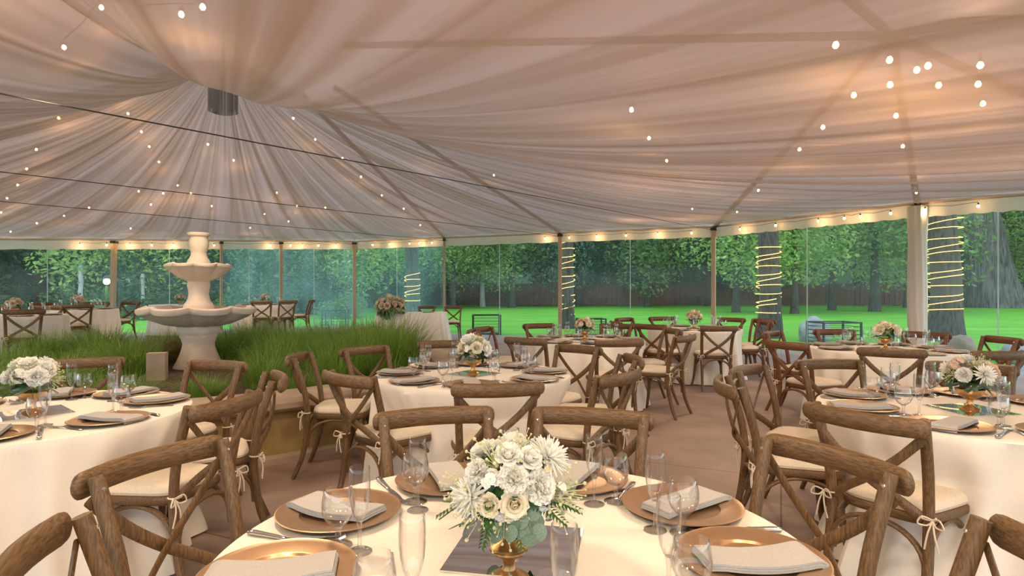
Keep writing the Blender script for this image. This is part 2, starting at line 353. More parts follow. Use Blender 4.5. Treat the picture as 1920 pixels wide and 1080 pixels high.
def glass_meshes(kind):
    if kind == 'goblet':
        out = [(.010,.048),(.019,.053),(.030,.064),(.0375,.080),(.0395,.094),(.0385,.108),(.0355,.124),(.0335,.137)]; stem = [(.0075,.0085),(.0065,.018),(.0075,.026),(.0062,.034),(.0085,.043),(.012,.0495)]; fr = .034
    else:
        out = [(.006,.075),(.012,.082),(.018,.098),(.0225,.120),(.0248,.145),(.0252,.165),(.0245,.185),(.0238,.200)]; stem = [(.006,.0085),(.0045,.02),(.0042,.05),(.0055,.062),(.0065,.07),(.008,.0765)]; fr = .030
    th = .0018
    inn = [(max(.001,r-th), z+(.0025 if i == 0 else .0006)) for i, (r, z) in enumerate(out)]
    lip = [(out[-1][0]-th*.5, out[-1][1]+.0012)]
    bowl = MB().lathe([(.0005,out[0][1]-.001)]+out+lip+inn[::-1]+[(.0005,inn[0][1])], 36, cap=False).mesh('bowl', M['glass'])
    stm = MB().lathe([(.0005,.0080)]+stem+[(.0005,stem[-1][1])], 16, cap=False).mesh('stem', M['stemglass'])
    ft = MB().lathe([(.0005,0.0002),(fr*.97,.0002),(fr,.0015),(fr*.97,.0028),(fr*.5,.0052),(.010,.0076),(.0005,.0082)], 36, cap=False).mesh('foot', M['stemglass'])
    one = MB().lathe([(.0005,.0002),(fr,.0015),(fr*.5,.0052)]+stem+out+lip+inn[::-1]+[(.0005,inn[0][1])], 20, cap=False).mesh(kind, M['glass'])
    K = Kit(); K.part('bowl', bowl); K.part('stem', stm); K.part('foot', ft); return K, one
GOB, GOB1 = glass_meshes('goblet'); FLU, FLU1 = glass_meshes('champagne_flute')
def bar(pts, n=6): # pts: (y, halfwidth, halfthick, z)
    return MB().tube([(0,y,z) for y,w,t,z in pts], [w for y,w,t,z in pts], n if n else 8, [t for y,w,t,z in pts], (0,0,1))
KNIFE = Kit()
KNIFE.part('handle', bar([(-.115,.004,.003,.005),(-.112,.0085,.005,.006),(-.095,.0095,.0058,.0068),(-.05,.0078,.005,.006),(-.012,.0058,.004,.0048),(-.004,.0065,.0042,.0048),(0,.005,.003,.0045)], 10).mesh('handle', M['steel']))
KNIFE.part('blade', bar([(-.001,.0045,.0022,.0045),(.015,.0085,.0016,.0045),(.07,.0098,.0012,.0045),(.10,.008,.001,.0045),(.116,.003,.0008,.0045),(.119,.0005,.0004,.0045)], 8).mesh('blade', M['steel']))
fb = bar([(-.10,.004,.0012,.003),(-.097,.0085,.0016,.003),(-.06,.0072,.0016,.004),(-.02,.0038,.0018,.008),(.02,.0034,.0018,.009),(.035,.006,.0016,.0075),(.05,.0112,.0014,.005),(.058,.0118,.0013,.004)], 8)
for i in range(4):
    x = -.0102+.0068*i; fb.tube([(x,.056,.004),(x,.075,.0035),(x,.09,.005),(x,.102,.0085)], [.0023,.0021,.0018,.0008], 6, [.0012]*4, (0,0,1))
FORK = fb.mesh('dinner_fork', M['steel'])
# flowers -----------------------------------------------------------------
def petal(b, az, r0, z0, e0, curl, L, W, cup=.2, ruf=0, rnd=random, nu=3, nv=4, wp=(.25,.85)):
    ca, sa = math.cos(az), math.sin(az); rr, zz = r0, z0; rows = []
    for j in range(nv+1):
        v = j/nv; w = W*math.sin(PI*(wp[0]+(wp[1]-wp[0])*v)); row = []
        for i in range(nu+1):
            u = (i/nu-.5)*2; e = e0+curl*v
            lift = cup*w*u*u + (rnd.uniform(-ruf,ruf) if j == nv else rnd.uniform(-ruf,ruf)*.3*v)
            R_ = rr - math.sin(e)*lift; Z = zz+math.cos(e)*lift; T = w*u
            row.append((R_*ca-T*sa, R_*sa+T*ca, Z))
        rows.append(row); e = e0+curl*(v+.5/nv); rr += math.cos(e)*L/nv; zz += math.sin(e)*L/nv
    v = [p for row in rows for p in row]
    b.add(v, [(j*(nu+1)+i, j*(nu+1)+i+1, (j+1)*(nu+1)+i+1, (j+1)*(nu+1)+i) for j in range(nv) for i in range(nu)])
def flower_mesh(kind, mat, seed, name):      # unit size: radius about 1, axis +z
    rnd = random.Random(seed); b = MB()
    if kind == 'carnation':
        for e, n, L in ((-8,11,1.0),(10,12,1.02),(28,12,1.0),(45,11,.97),(60,9,.93),(74,7,.9),(86,4,.86)):
            for i in range(n): petal(b, 2*PI*i/n+rnd.uniform(-.3,.3), .03, -.3, rad(e+rnd.uniform(-9,9)), rad(rnd.uniform(-25,30)), L*rnd.uniform(.88,1.1), .40, .15, .17, rnd, 7, 4, (.12,.56))
    elif kind == 'rose':
        for k_, (n, e, r0, L, W, cu) in enumerate([(3,88,.10,.75,.30,30),(4,84,.20,.85,.42,10),(5,74,.28,.95,.55,-8),(5,60,.34,1.0,.62,-35),(6,38,.34,.95,.62,-45)]):
            for i in range(n): petal(b, 2*PI*(i+.37*k_)/n+rnd.uniform(-.15,.15), r0, -.35, rad(e), rad(cu), L, W, .45, .03, rnd, 5, 6, (.2,.72))
    elif kind == 'mum':
        for e, n, L in ((-12,20,1.12),(8,20,1.1),(28,18,1.0),(46,14,.9),(64,10,.75),(80,6,.55)):
            for i in range(n): petal(b, 2*PI*i/n+rnd.uniform(-.12,.12), .06, -.1, rad(e+rnd.uniform(-6,6)), rad(rnd.uniform(10,35)), L*rnd.uniform(.85,1.1), .105, .8, .01, rnd, 2, 4, (.3,.9))
    elif kind == 'stock':
        for k_ in range(9):
            d = Vector((rnd.gauss(0,1),rnd.gauss(0,1),rnd.uniform(-.1,1.2))).normalized()*.55; q = d.to_track_quat('Z','Y'); s_ = MB()
            for i in range(5): petal(s_, 2*PI*i/5, .03, 0, rad(25), rad(-20), .45, .24, .3, .05, rnd, 3, 3, (.2,.75))
            b.add([q@Vector(p)+d for p in s_.v], s_.f)
    elif kind == 'filler':
        for k_ in range(26):
            d = Vector((rnd.gauss(0,.45),rnd.gauss(0,.45),rnd.uniform(.2,1.2)))
            b.tube([(0,0,-.4),(d.x*.5,d.y*.5,d.z*.4),d], .018, 4); b.ball(d, rnd.uniform(.045,.085), 6, 4)
    elif kind == 'leaf':
        for i in range(5): petal(b, 2*PI*i/5+rnd.uniform(-.4,.4), .05, -.2, rad(25+rnd.uniform(-20,25)), rad(-40), 1.1, .34, .25, .01, rnd, 2, 6, (.08,.97))
    elif kind == 'euca':
        b.tube([(0,0,-.2),(.5,0,.05),(1.1,0,.05)], .025, 5)
        for i in range(7):
            x = .25+.14*i; s_ = 1 if i % 2 else -1; r_ = .27-.012*i; cx, cy, cz = x+.08, s_*r_*.9, .05+rnd.uniform(-.1,.12); tl = rnd.uniform(-.5,.5)
            b.add([(cx,cy,cz)]+[(cx+r_*math.cos(a), cy+r_*math.sin(a), cz+tl*r_*math.cos(a)+.25*r_*math.sin(a)) for a in [2*PI*q/10 for q in range(10)]], [(0,1+q,1+(q+1)%10) for q in range(10)])
    elif kind == 'fern':
        b.tube([(0,0,0),(.6,0,.05),(1.3,0,-.15)], .02, 4)
        for i in range(13):
            x = .15+.09*i; L = .38*(1-.055*i)
            for s_ in (-1,1):
                z = .04-.16*max(0,x-.6)
                b.add([(x,0,z),(x+.10,s_*L*.5,z+.02),(x+.13,s_*L,z-.05),(x+.02,s_*L*.5,z+.02)], [(0,1,2,3)])
    return b.mesh(name, mat)
FM = {}
for cname in ('white_petal','cream_petal','blush_petal','pale_petal'):
    for kd in ('carnation','rose','mum','stock'):
        FM[kd, cname] = [flower_mesh(kd, M[cname], s_, kd) for s_ in (1,2)]
FM['filler'] = flower_mesh('filler', M['filler'], 5, 'waxflower_sprig'); FM['leaf'] = flower_mesh('leaf', M['leaf'], 6, 'leaf_spray')
FM['euca'] = flower_mesh('euca', M['euca'], 7, 'eucalyptus_sprig'); FM['fern'] = flower_mesh('fern', M['leaf'], 8, 'fern_frond')
PNAME = {'carnation':'carnation','rose':'rose','mum':'chrysanthemum','stock':'stock_blossom'}
vase_me = MB().lathe([(.0005,0),(.044,0),(.046,.004),(.043,.008),(.022,.018),(.015,.028),(.0135,.04),(.016,.05),(.030,.058),(.050,.070),(.060,.088),(.064,.104),(.062,.106),(.057,.09),(.04,.075),(.0005,.072)], 40, cap=False).mesh('pedestal_vase', M['gold'])
def put_flower(root, me, name, p, d, size, spin=0):
    o = link(name, me, root, p); q = Vector(d).normalized().to_track_quat('Z','Y') @ Euler((0,0,spin)).to_quaternion()
    o.rotation_mode = 'QUATERNION'; o.rotation_quaternion = q; o.scale = (size,)*3; return o
def bouquet(root, R, zc, seed, cols, big=9, small=8, green=8, sz=.043):
    rnd = random.Random(seed); placed = []
    def free(mx, lo, hi, tries=60):
        best = None
        for _ in range(tries):
            a = rnd.uniform(0,2*PI); e = math.asin(rnd.uniform(lo,hi)); d = Vector((math.cos(e)*math.cos(a), math.cos(e)*math.sin(a), math.sin(e)))
            m = min([(d-q).length for q in placed] or [9])
            if best is None or m > best[0]: best = (m, d)
        placed.append(best[1]); return best[1]
    for i in range(big):
        d = free(.6, .22, .98); kd = rnd.choice(['carnation','rose','rose','carnation','mum','stock']); cn = rnd.choice(cols)
        put_flower(root, rnd.choice(FM[kd,cn]), PNAME[kd], Vector((0,0,zc))+Vector((d.x*R,d.y*R,d.z*R*.85))*rnd.uniform(.88,1.1), d, sz*rnd.uniform(.75,1.15), rnd.uniform(0,6))
    for i in range(small):
        d = free(.4, -.1, .9); put_flower(root, FM['filler'], 'waxflower_sprig', Vector((0,0,zc))+d*R*.75, d, R*.42, rnd.uniform(0,6))
    for i in range(green):
        a = 2*PI*i/green+rnd.uniform(-.3,.3); d = Vector((math.cos(a),math.sin(a),rnd.uniform(-.35,.15)))
        kd = rnd.choice(['leaf','euca','fern','euca'])
        if kd == 'leaf': put_flower(root, FM['leaf'], 'leaf_spray', Vector((0,0,zc-.01))+d*R*.75, d+Vector((0,0,.5)), R*.62, rnd.uniform(0,6))
        else:
            o = link({'euca':'eucalyptus_sprig','fern':'fern_frond'}[kd], FM[kd], root, Vector((0,0,zc-.035))+d*R*.45); o.rotation_euler = (rnd.uniform(-.4,.4), rnd.uniform(-.1,.5), a); o.scale = (R*.6,)*3
    o = put_flower(root, FM['leaf'], 'leaf_spray', (0,0,zc-.01), (0,0,1), R*.75)
    o = put_flower(root, FM['leaf'], 'leaf_spray', (0,0,zc-.005), (0,0,1), R*.7, .7)

# ---------------------------------------------------------------- tables, settings, chairs
PLACE = ['right','back right','back','back left','left','front left','front','front right']
TER = .19
T = {  # key: (x, y, floor z, phrase, place angles sorted right, back right, back ... , bouquet colours)
 'T1': (.012,1.43,0,'the foreground table',[-8,29,69,114,156,196,254,300],None),
 'T2': (-.28,4.34,0,'the middle table beside the planter',[8,51,92,133,180,227,272,325],['white_petal','white_petal','cream_petal']),
 'T3': (-2.37,2.98,0,'the left foreground table',[-20,36,75,114,160,205,250,292],['white_petal']),
 'T4': (2.325,3.06,0,'the right foreground table',[-20,18,55,93,134,177,225,270],['white_petal','white_petal','blush_petal']),
 'T5': (.87,7.2,0,'the middle back table',[5,50,95,140,185,230,275,320],['blush_petal','blush_petal','cream_petal']),
 'T6': (2.78,9.2,0,'the back table by the lawn',[5,50,95,140,185,230,275,320],['blush_petal','blush_petal']),
 'T7': (3.81,6.15,0,'the right back table',[5,50,95,140,185,230,275,320],['cream_petal','blush_petal','cream_petal']),
 'T8': (-7.85,9.5,TER,'the far left edge table',[5,50,95,140,185,230,275,320],['blush_petal']),
 'T9': (-8.85,12.3,TER,'the table by the leaning pole',[5,50,95,140,185,230,275,320],['cream_petal','blush_petal']),
 'T10': (-6.4,15.6,TER,'the table right of the fountain',[5,50,95,140,185,230,275,320],['cream_petal','blush_petal','white_petal']),
 'T11': (-8.6,15.6,TER,'the table hidden behind the fountain',[5,50,95,140,185,230,275,320],['blush_petal','cream_petal']),
}
# chairs: (table, px of the rail's middle, py of its top, yaw tweak in degrees, label tail, red)
CHS = [
 ('T1',815,767,0,'behind the back left plate of the foreground table',0),
 ('T1',1110,768,0,'behind the back plate of the foreground table',0),
 ('T1',1565,843,0,'right of the foreground table, back toward the right table',0),
 ('T1',287,847,0,'at the left of the foreground table, overlapping the left tablecloth',0),
 ('T1',45,1040,8,'cut off at the lower left corner of the photo',0),
 ('T1',2000,1050,0,'cut off at the lower right corner of the photo',0),
 ('T2',935,718,0,'at the front of the middle table, back to the camera',0),
 ('T2',645,700,0,'at the front left of the middle table, cushion showing',0),
 ('T2',681,650,0,'back left of the middle table, before the tall grass',0),
 ('T2',554,664,12,'left of the middle table, pulled out beside the planter',0),
 ('T2',832,639,0,'directly behind the middle table, low behind its glasses',0),
 ('T2',1088,648,0,'at the back right of the middle table, greyish back',0),
 ('T2',1190,668,0,'at the right of the middle table',0),
 ('T2',1170,697,0,'front right of the middle table, beyond the foreground chair',0),
 ('T3',435,744,0,'at the right of the left table, nearest its edge',0),
 ('T3',523,702,0,'right of the left table, white bow on its post',0),
 ('T3',412,677,0,'back right of the left table, before the planter wall',0),
 ('T3',158,672,0,'behind the left table, before the grass and fountain',0),
 ('T4',1612,770,0,'front left of the right table, back to the camera',0),
 ('T4',1357,712,0,'at the left of the right table, beside the open aisle',0),
 ('T4',1395,687,0,'at the left of the right table, second along the aisle',0),
 ('T4',1550,674,0,'behind the right table, left of its flowers',0),
 ('T4',1820,681,0,'behind the right table, right of its flowers',0),
 ('T5',983,634,0,'at the front left of the middle back table',0),
 ('T5',1162,637,0,'at the front right of the middle back table',0),
 ('T5',1010,604,0,'behind the middle back table, left of its flowers',1),
 ('T5',1157,607,0,'behind the middle back table, right of its flowers',1),
 ('T5',873,619,0,'at the left end of the middle back table',1),
 ('T5',903,608,0,'left behind the middle back table, before the lawn',1),
 ('T5',1266,617,0,'right of the middle back table, farther of the aisle pair',0),
 ('T5',1290,628,0,'right of the middle back table, nearer of the aisle pair',0),
 ('T6',1346,606,0,'at the front of the lawn-side back table, facing away',0),
 ('T6',1207,603,0,'at the front left of the lawn-side back table',1),
 ('T6',1160,591,0,'at the back left of the lawn-side back table',1),
 ('T6',1144,598,0,'at the far left end of the lawn-side back table',1),
 ('T6',1360,593,0,'at the back right of the lawn-side back table',1),
 ('T6',1250,590,0,'behind the lawn-side back table and its peach flowers',1),
 ('T6',1441,601,0,'right of the lawn-side back table, nearer of a pair',1),
 ('T6',1440,597,0,'right of the lawn-side back table, farther of a pair',1),
 ('T7',1443,621,0,'at the far left of the right back table',1),
 ('T7',1470,640,0,'at the front left of the right back table, reddish back',1),
 ('T7',1672,656,0,'in front of the right back table, facing away',0),
 ('T7',1563,618,0,'behind the right back table, before the wire crate',1),
 ('T7',1737,623,0,'behind the right back table, right of its flowers',1),
 ('T7',1884,632,0,'at the right end of the right back table',1),
 ('T7',1882,659,0,'at the front right of the right back table',0),
 ('T8',50,580,0,'at the front of the far left edge table',0),
 ('T8',82,572,0,'behind the front chair of the far left edge table',0),
 ('T8',8,567,0,'cut off at the far left edge of the photo',1),
 ('T9',182,567,0,'at the front of the table by the leaning pole',0),
 ('T9',146,571,0,'front left of the leaning-pole table, seen side on',0),
 ('T9',246,565,0,'just right of the leaning pole, facing left',1),
 ('T9',75,566,0,'behind the glasses of the far left tables',1),
 ('T10',575,560,0,'at the right end of the table right of the fountain',1),
 ('T10',537,566,0,'at the front right of the table right of the fountain',0),
 ('T10',492,574,0,'at the front of the table right of the fountain',0),
]
RING = {('T6',1160):(135,1.3),('T6',1144):(185,1.25),('T6',1250):(98,1.28),('T6',1360):(45,1.28),('T6',1441):(-4,1.10),('T6',1440):(20,1.36),('T6',1207):(225,1.25),('T6',1346):(268,1.26),
 ('T8',50):(-45,1.2),('T8',82):(106,1.2),('T8',8):(141,1.22),('T10',575):(10,1.2),('T10',537):(-41,1.22),('T10',492):(-71,1.22)}   # (bearing, distance) from the table's centre
SEATS = []
for tk, px, py, tw, tail, red in CHS:
    x, y, z = T[tk][:3]
    p = at(px, py, z+.88); dx, dy = p.x-x, p.y-y; r = math.hypot(dx, dy); a = math.atan2(dy, dx)
    if (tk, px) in RING: a, r = rad(RING[tk,px][0]), RING[tk,px][1]
    elif tk in ('T5','T7','T9'):
        rc = min(max(r, 1.12), 1.36)
        if rc != r:                               # slide along the sight line onto the ring of seats
            best = None
            for q in range(0, 720):
                aa = q*PI/360; e = abs(960+F*(x+rc*math.cos(aa))/(y+rc*math.sin(aa))-px)+8*abs((aa-a+PI)%(2*PI)-PI)
                if best is None or e < best[0]: best = (e, aa)
            a = best[1]; r = rc
    face = a+PI+rad(tw)
    SEATS.append((tk, x+r*math.cos(a)+.36*math.cos(face), y+r*math.sin(a)+.36*math.sin(face), z, face, tail, red))
SEATS.append(('T3', -2.28, 2.02, 0, rad(87), 'cut off at the left edge, only seat showing', 0))

R0 = .70
for key, (x, y, z, ph, angs, cols) in T.items():
    n = int(key[1:])
    tag(link('tablecloth', cloth_mesh(R0, TH, n, [(q[1]-x,q[2]-y,q[4]) for q in SEATS if q[0] == key]), None, (x,y,z)), 'floor-length ivory tablecloth covering '+ph, 'tablecloth', 'round white tablecloths')
    zt = z+TH
    full = n <= 4
    skip = {'T8':(1,2,3,4,5), 'T11':(1,2,3,4,5,6), 'T10':(1,2,3), 'T9':(2,3,4)}.get(key, ())
    rnd = random.Random(100+n)
    for i, a in enumerate(angs):
        if i in skip: continue
        pl = PLACE[i]; ar = rad(a)
        def pos(da, r): return Vector((x+r*math.cos(ar+rad(da)), y+r*math.sin(ar+rad(da)), zt+.0005))
        if key == 'T1' and i == 6: g1, g2 = 30, 25
        elif key == 'T1' and i == 5: g1, g2 = 42, 37
        else: g1, g2 = 25, 20
        j = rnd.uniform(-2,2)
        if not (key == 'T1' and i in (6,)):
            tag(link('charger_plate', charger_me, None, pos(0,.53)), 'rose-gold charger at the %s place of %s' % (pl, ph), 'plate', 'rose-gold charger plates')
            o = tag(link('folded_napkin', NAPKINS[(i+n)%3], None, pos(rnd.uniform(-2,2),.545)+Vector((0,0,.0005)), ar+rnd.uniform(-.25,.25)), 'folded grey napkin on the %s plate of %s' % (pl, ph), 'napkin', 'folded grey napkins')
        for kit, one, nm, r, da in ((GOB,GOB1,'goblet',.43,g2+j),(FLU,FLU1,'champagne_flute',.37,g1+j)):
            lb = ('clear water goblet' if nm == 'goblet' else 'clear champagne flute')+' near the %s plate of %s' % (pl, ph)
            gr = 'water goblets' if nm == 'goblet' else 'champagne flutes'
            if full: kit.place(thing(nm, lb, 'glass', pos(da,r), rnd.uniform(0,6), gr))
            else: tag(link(nm, one, None, pos(da,r)), lb, 'glass', gr)
        if full:
            def cut(da, r, rot): 
                p = pos(da, r); return p, ar+PI/2+rot
            p, rz = cut(19, .57, rnd.uniform(-.25,.25))
            KNIFE.place(thing('dinner_knife', 'steel dinner knife right of the %s plate of %s' % (pl, ph), 'knife', p, rz, 'steel knives'))
            p, rz = cut(-19, .52, rnd.uniform(-.3,.3))
            tag(link('dinner_fork', FORK, None, p, rz), 'steel fork left of the %s plate of %s' % (pl, ph), 'fork', 'steel forks')
    # centrepiece on a square mirror
    th = .004
    mz = {'T1':rad(-11)}.get(key, rnd.uniform(0,1.5))
    mb = MB().box((0,0,th/2+.0003), (.29,.29,th))
    if key not in ('T8','T11'):
        tag(link('mirror_tile', mb.mesh('mirror_tile', M['mirror'], False), None, (x,y,zt), mz), 'square mirror tile under the flowers on '+ph, 'mirror', 'mirror tiles')
    cn = {'T1':'large white bouquet in a gold pedestal vase on '+ph}.get(key, ('white' if n <= 4 else 'blush and cream')+' flowers in a gold vase on '+ph)
    c = thing('flower_centrepiece', cn, 'flowers', (x-(.02 if n == 1 else 0), y, zt+(th+.0006 if key not in ('T8','T11') else .0006)), 0, 'flower centrepieces')
    link('pedestal_vase', vase_me, c)
    if cols: bouquet(c, .105, .165, n*7, cols, 9 if full else 8, 8 if full else 5, 11 if full else 9, .043)
    else:
        zc = .165; Rb = .118
        def on(px, py, rr):
            dx = (px-952)/F*1.36; dz = (912-py)/F*1.36; q = min(.95, math.hypot(dx, dz)/Rb); yy = -Rb*math.sqrt(max(.04, 1-q*q))
            return Vector((dx, yy*.8, dz+zc-.01)), Vector((dx, yy*.9, dz+.03))
        for px, py, kd, col, r in ((962,880,'carnation','white_petal',29),(1013,899,'carnation','white_petal',31),(1032,853,'mum','white_petal',40),(878,925,'mum','white_petal',40),
            (963,928,'rose','cream_petal',22),(915,932,'rose','cream_petal',19),(973,966,'rose','cream_petal',15),(957,951,'rose','cream_petal',13),(890,874,'carnation','white_petal',23),
            (952,842,'rose','white_petal',22),(992,850,'rose','white_petal',21),(919,884,'stock','white_petal',24),(1049,916,'stock','white_petal',19),(1018,936,'stock','pale_petal',17),
            (936,958,'stock','pale_petal',16),(1028,968,'stock','pale_petal',14)):
            p, d = on(px, py, r); put_flower(c, FM[kd,col][px%2], PNAME[kd], p, d, r/F*1.36, px)
        for px, py, s_ in ((925,850,.055),(850,915,.05),(975,832,.05),(1062,925,.06),(1048,940,.055),(893,955,.06),(940,972,.05),(875,950,.05)):
            p, d = on(px, py, 0); put_flower(c, FM['filler'], 'waxflower_sprig', p*.82+Vector((0,0,zc*.15)), d, s_, px)
        for a, el, s_, kd in ((200,.1,.085,'euca'),(215,.55,.09,'euca'),(265,.7,.08,'euca'),(300,.75,.085,'euca'),(330,.35,.09,'fern'),(240,.8,.09,'fern'),(190,.3,.10,'fern'),(285,.9,.085,'fern'),(350,.2,.10,'fern'),(20,.1,.09,'euca'),(100,.1,.09,'euca'),(150,.1,.09,'fern')):
            ar = rad(a); o = link({'euca':'eucalyptus_sprig','fern':'fern_frond'}[kd], FM[kd], c, (math.cos(ar)*.045, math.sin(ar)*.045, zc-.035)); o.rotation_euler = (.2, el, ar); o.scale = (s_,)*3
        for k_ in range(9):
            a = 2*PI*k_/9; put_flower(c, FM['leaf'], 'leaf_spray', (math.cos(a)*.055, math.sin(a)*.055, zc-.03+.02*(k_%3)), (math.cos(a),math.sin(a),.5), .07, k_)
        put_flower(c, FM['leaf'], 'leaf_spray', (0,0,zc), (0,0,1), .10); put_flower(c, FM['leaf'], 'leaf_spray', (0,0,zc+.02), (0,0,1), .09, .6)
        rr = random.Random(77)
        for k_ in range(7):
            a = rad(20+20*k_); put_flower(c, FM['carnation','white_petal'][0], 'carnation', (math.cos(a)*.085, math.sin(a)*.085, zc+.02+.05*rr.random()), (math.cos(a),math.sin(a),.8), .034, k_)

for tk, ox, oy, z, face, tail, red in SEATS:
    o = thing('cross_back_chair', ('reddish' if red else 'brown')+' cross-back chair '+tail, 'chair', (ox,oy,z), face-PI/2, 'cross-back chairs')
    (CHAIR_RED if red else CHAIR).place(o)

# head table behind the grass
hx, hy = -2.55, 15.4
tag(link('tablecloth', box_cloth(.86, .42, TH, 3), None, (hx,hy,0)), 'ivory cloth on the small rectangular head table', 'tablecloth')
for i, (px, py) in enumerate(((800,571),(850,572))):
    X = (px-960)/F*16.5; o = thing('cross_back_chair', 'reddish cross-back chair behind the head table, %s of the pair' % ('left','right')[i], 'chair', (X,16.2,0), PI, 'cross-back chairs'); CHAIR_RED.place(o)
c = thing('flower_garland', 'large blush flower arrangement spilling over the left of the head table', 'flowers', ((733-960)/F*15.1,15.1,TH+.02))
bouquet(c, .33, .10, 55, ['blush_petal','cream_petal','blush_petal'], 26, 14, 22, .075)
tag(link('goblet', GOB1, None, (hx+.02,15.3,TH+.0005)), 'clear goblet on the head table beside the flowers', 'glass', 'water goblets')
tag(link('charger_plate', charger_me, None, (hx+.42,15.35,TH+.0005)), 'charger plate on the head table', 'plate', 'rose-gold charger plates')

# ---------------------------------------------------------------- planter and fountain
PX, PY, PR, PZ = -3.69, 7.1, 3.05, .52
pl = thing('round_planter', 'round tan stucco planter wall filled with ornamental grass', 'planter', (PX,PY,0))
link('wall', MB().lathe([(PR-.10,.0),(PR-.10,.40),(PR-.36,.40),(PR-.36,0)][::-1], 128, cap=False).mesh('wall', M['stucco']), pl)
link('plinth', MB().lathe([(PR-.02,0),(PR-.02,.05),(PR-.1,.06),(PR-.1,0)][::-1], 128, cap=False).mesh('plinth', M['coping']), pl)
link('coping', MB().lathe([(PR-.08,.40),(PR+.0,.41),(PR+.03,.44),(PR+.03,.48),(PR,.515),(PR-.05,.52),(PR-.38,.52),(PR-.42,.49),(PR-.42,.40)][::-1], 128, cap=False).mesh('coping', M['coping']), pl)
link('soil', MB().lathe([(PR-.30,.41),(PR-1,.43),(.3,.45),(0.0005,.45)], 64, cap=False).mesh('soil', M['soil']), pl)
fo = thing('stone_fountain', 'two-tier cream stone fountain with scalloped bowls', 'fountain', (PX,PY,.45))
zz = lambda y: CH+(540-y)*PY/F-.45
pp = lambda L: [(r, zz(y)) for r, y in L]
link('pedestal', MB().lathe(pp([(.0005,697),(.27,697),(.27,686),(.255,682),(.235,676),(.20,664),(.172,650),(.168,643),(.185,634),(.20,630),(.205,627),(.225,624),(.235,615),(.225,611),(.0005,611)]), 48, cap=False,
    mod=lambda r, z, a, j: (r*(1+.035*abs(math.cos(4*a))*(1 if 4 < j < 10 else 0)), z)).mesh('pedestal', M['stone']), fo)
def bowl(L, lobes, dep, name):
    n = len(L)
    def mod(r, z, a, j):
        k_ = abs(math.cos(lobes*a/2+.35))**.55; t = max(0, min(1, (r-.15)/(L[3][0]-.15)))
        return r*(1-.13*(1-k_)*t), z - dep*(k_-.6)*t*(1 if j < n-3 else .8)
    return MB().lathe(pp(L), 160, cap=False, mod=mod).mesh(name, M['stone'])
link('lower_bowl', bowl([(.0005,613),(.21,612),(.37,606),(.54,594.5),(.60,588),(.612,587.4),(.628,586.5),(.645,582),(.645,577),(.61,574.5),(.54,581),(.3,592),(.0005,592)], 8, .034, 'lower_bowl'), fo)
link('column', MB().lathe(pp([(.0005,596),(.16,596),(.165,574),(.155,570),(.135,566),(.118,560),(.108,551),(.112,544),(.122,538),(.125,533),(.115,529),(.13,526),(.0005,525)]), 48, cap=False).mesh('column', M['stone']), fo)
link('upper_bowl', bowl([(.0005,528),(.13,526.5),(.22,520),(.315,506.5),(.343,502.5),(.352,502),(.366,499.5),(.366,496),(.34,494),(.27,500),(.12,506),(.0005,506)], 8, .022, 'upper_bowl'), fo)
link('finial', MB().lathe(pp([(.0005,508),(.14,508),(.13,494),(.12,489),(.10,484),(.085,478),(.082,473),(.098,468),(.108,460),(.108,453),(.095,447),(.098,445),(.122,442),(.126,439),(.118,436.5),(.085,437),(.07,441),(.0005,442)]), 40, cap=False).mesh('finial', M['stone']), fo)
# grass clumps
def clump(n, h, spread, mat, seed, lean=.6):
    rnd = random.Random(seed); v = []; f = []
    for _ in range(n):
        a = rnd.uniform(0,2*PI); r = spread*math.sqrt(rnd.random())*.35; L = h*rnd.uniform(.65,1.1); le = lean*rnd.uniform(.15,1.15); w = .0062*rnd.uniform(.7,1.3)
        bx, by = r*math.cos(a), r*math.sin(a); a2 = a+rnd.uniform(-.5,.5); dx, dy = math.cos(a2), math.sin(a2); o = len(v)
        for k_ in range(5):
            t = k_/4; th = le*t*1.25; R_ = L*t*math.sin(th*.75)*1.05; Z = L*t*math.cos(th*.8); ww = w*(1-t*.92)
            v += [(bx+dx*R_-dy*ww, by+dy*R_+dx*ww, Z), (bx+dx*R_+dy*ww, by+dy*R_-dx*ww, Z)]
        for k_ in range(4): f.append((o+2*k_, o+2*k_+1, o+2*k_+3, o+2*k_+2))
    return MB().add(v, f).mesh('grass_clump', mat)
CL = [clump(620, .56, .95, M['blade'], i, 1.0) for i in range(3)]; CD = clump(760, .44, .85, M['blade_dry'], 9, .75)
rnd = random.Random(4); spots = []
for _ in range(4000):
    a = rnd.uniform(0,2*PI); r = (PR-.62)*math.sqrt(rnd.random())
    if r < .55: continue
    x, y = PX+r*math.cos(a), PY+r*math.sin(a)
    if all((x-p[0])**2+(y-p[1])**2 > .52**2 for p in spots): spots.append((x, y))
dry = [(-4.35,7.35),(-4.75,7.6),(-2.0,9.2),(-1.7,8.6),(-2.6,9.0)]
for x, y in spots:
    if (y < 8.2 and abs(x/y-PX/PY) < .045 and y > 5.5) or math.hypot(x+3.62,y-6.15) < .25 or (y < 6.0 and y > 5.55 and abs(x/y+.588) < .02): continue
    d_ = any((x-p[0])**2+(y-p[1])**2 < .13 for p in dry); s_ = rnd.uniform(.66,1.12)*((.60 if y < 5.4 else .72) if y < 6.5 and x < -1.9 else (1.12 if x > -2.8 else .88))
    o = link('grass_clump', CD if d_ else rnd.choice(CL), None, (x,y,.42), rnd.uniform(0,6)); o.scale = (s_,s_,s_*rnd.uniform(.85,1.1))
    tag(o, 'brown tinged ornamental grass clump in the round planter' if d_ else 'green ornamental grass clump in the round planter', 'grass', 'brown grass clumps' if d_ else 'green grass clumps')
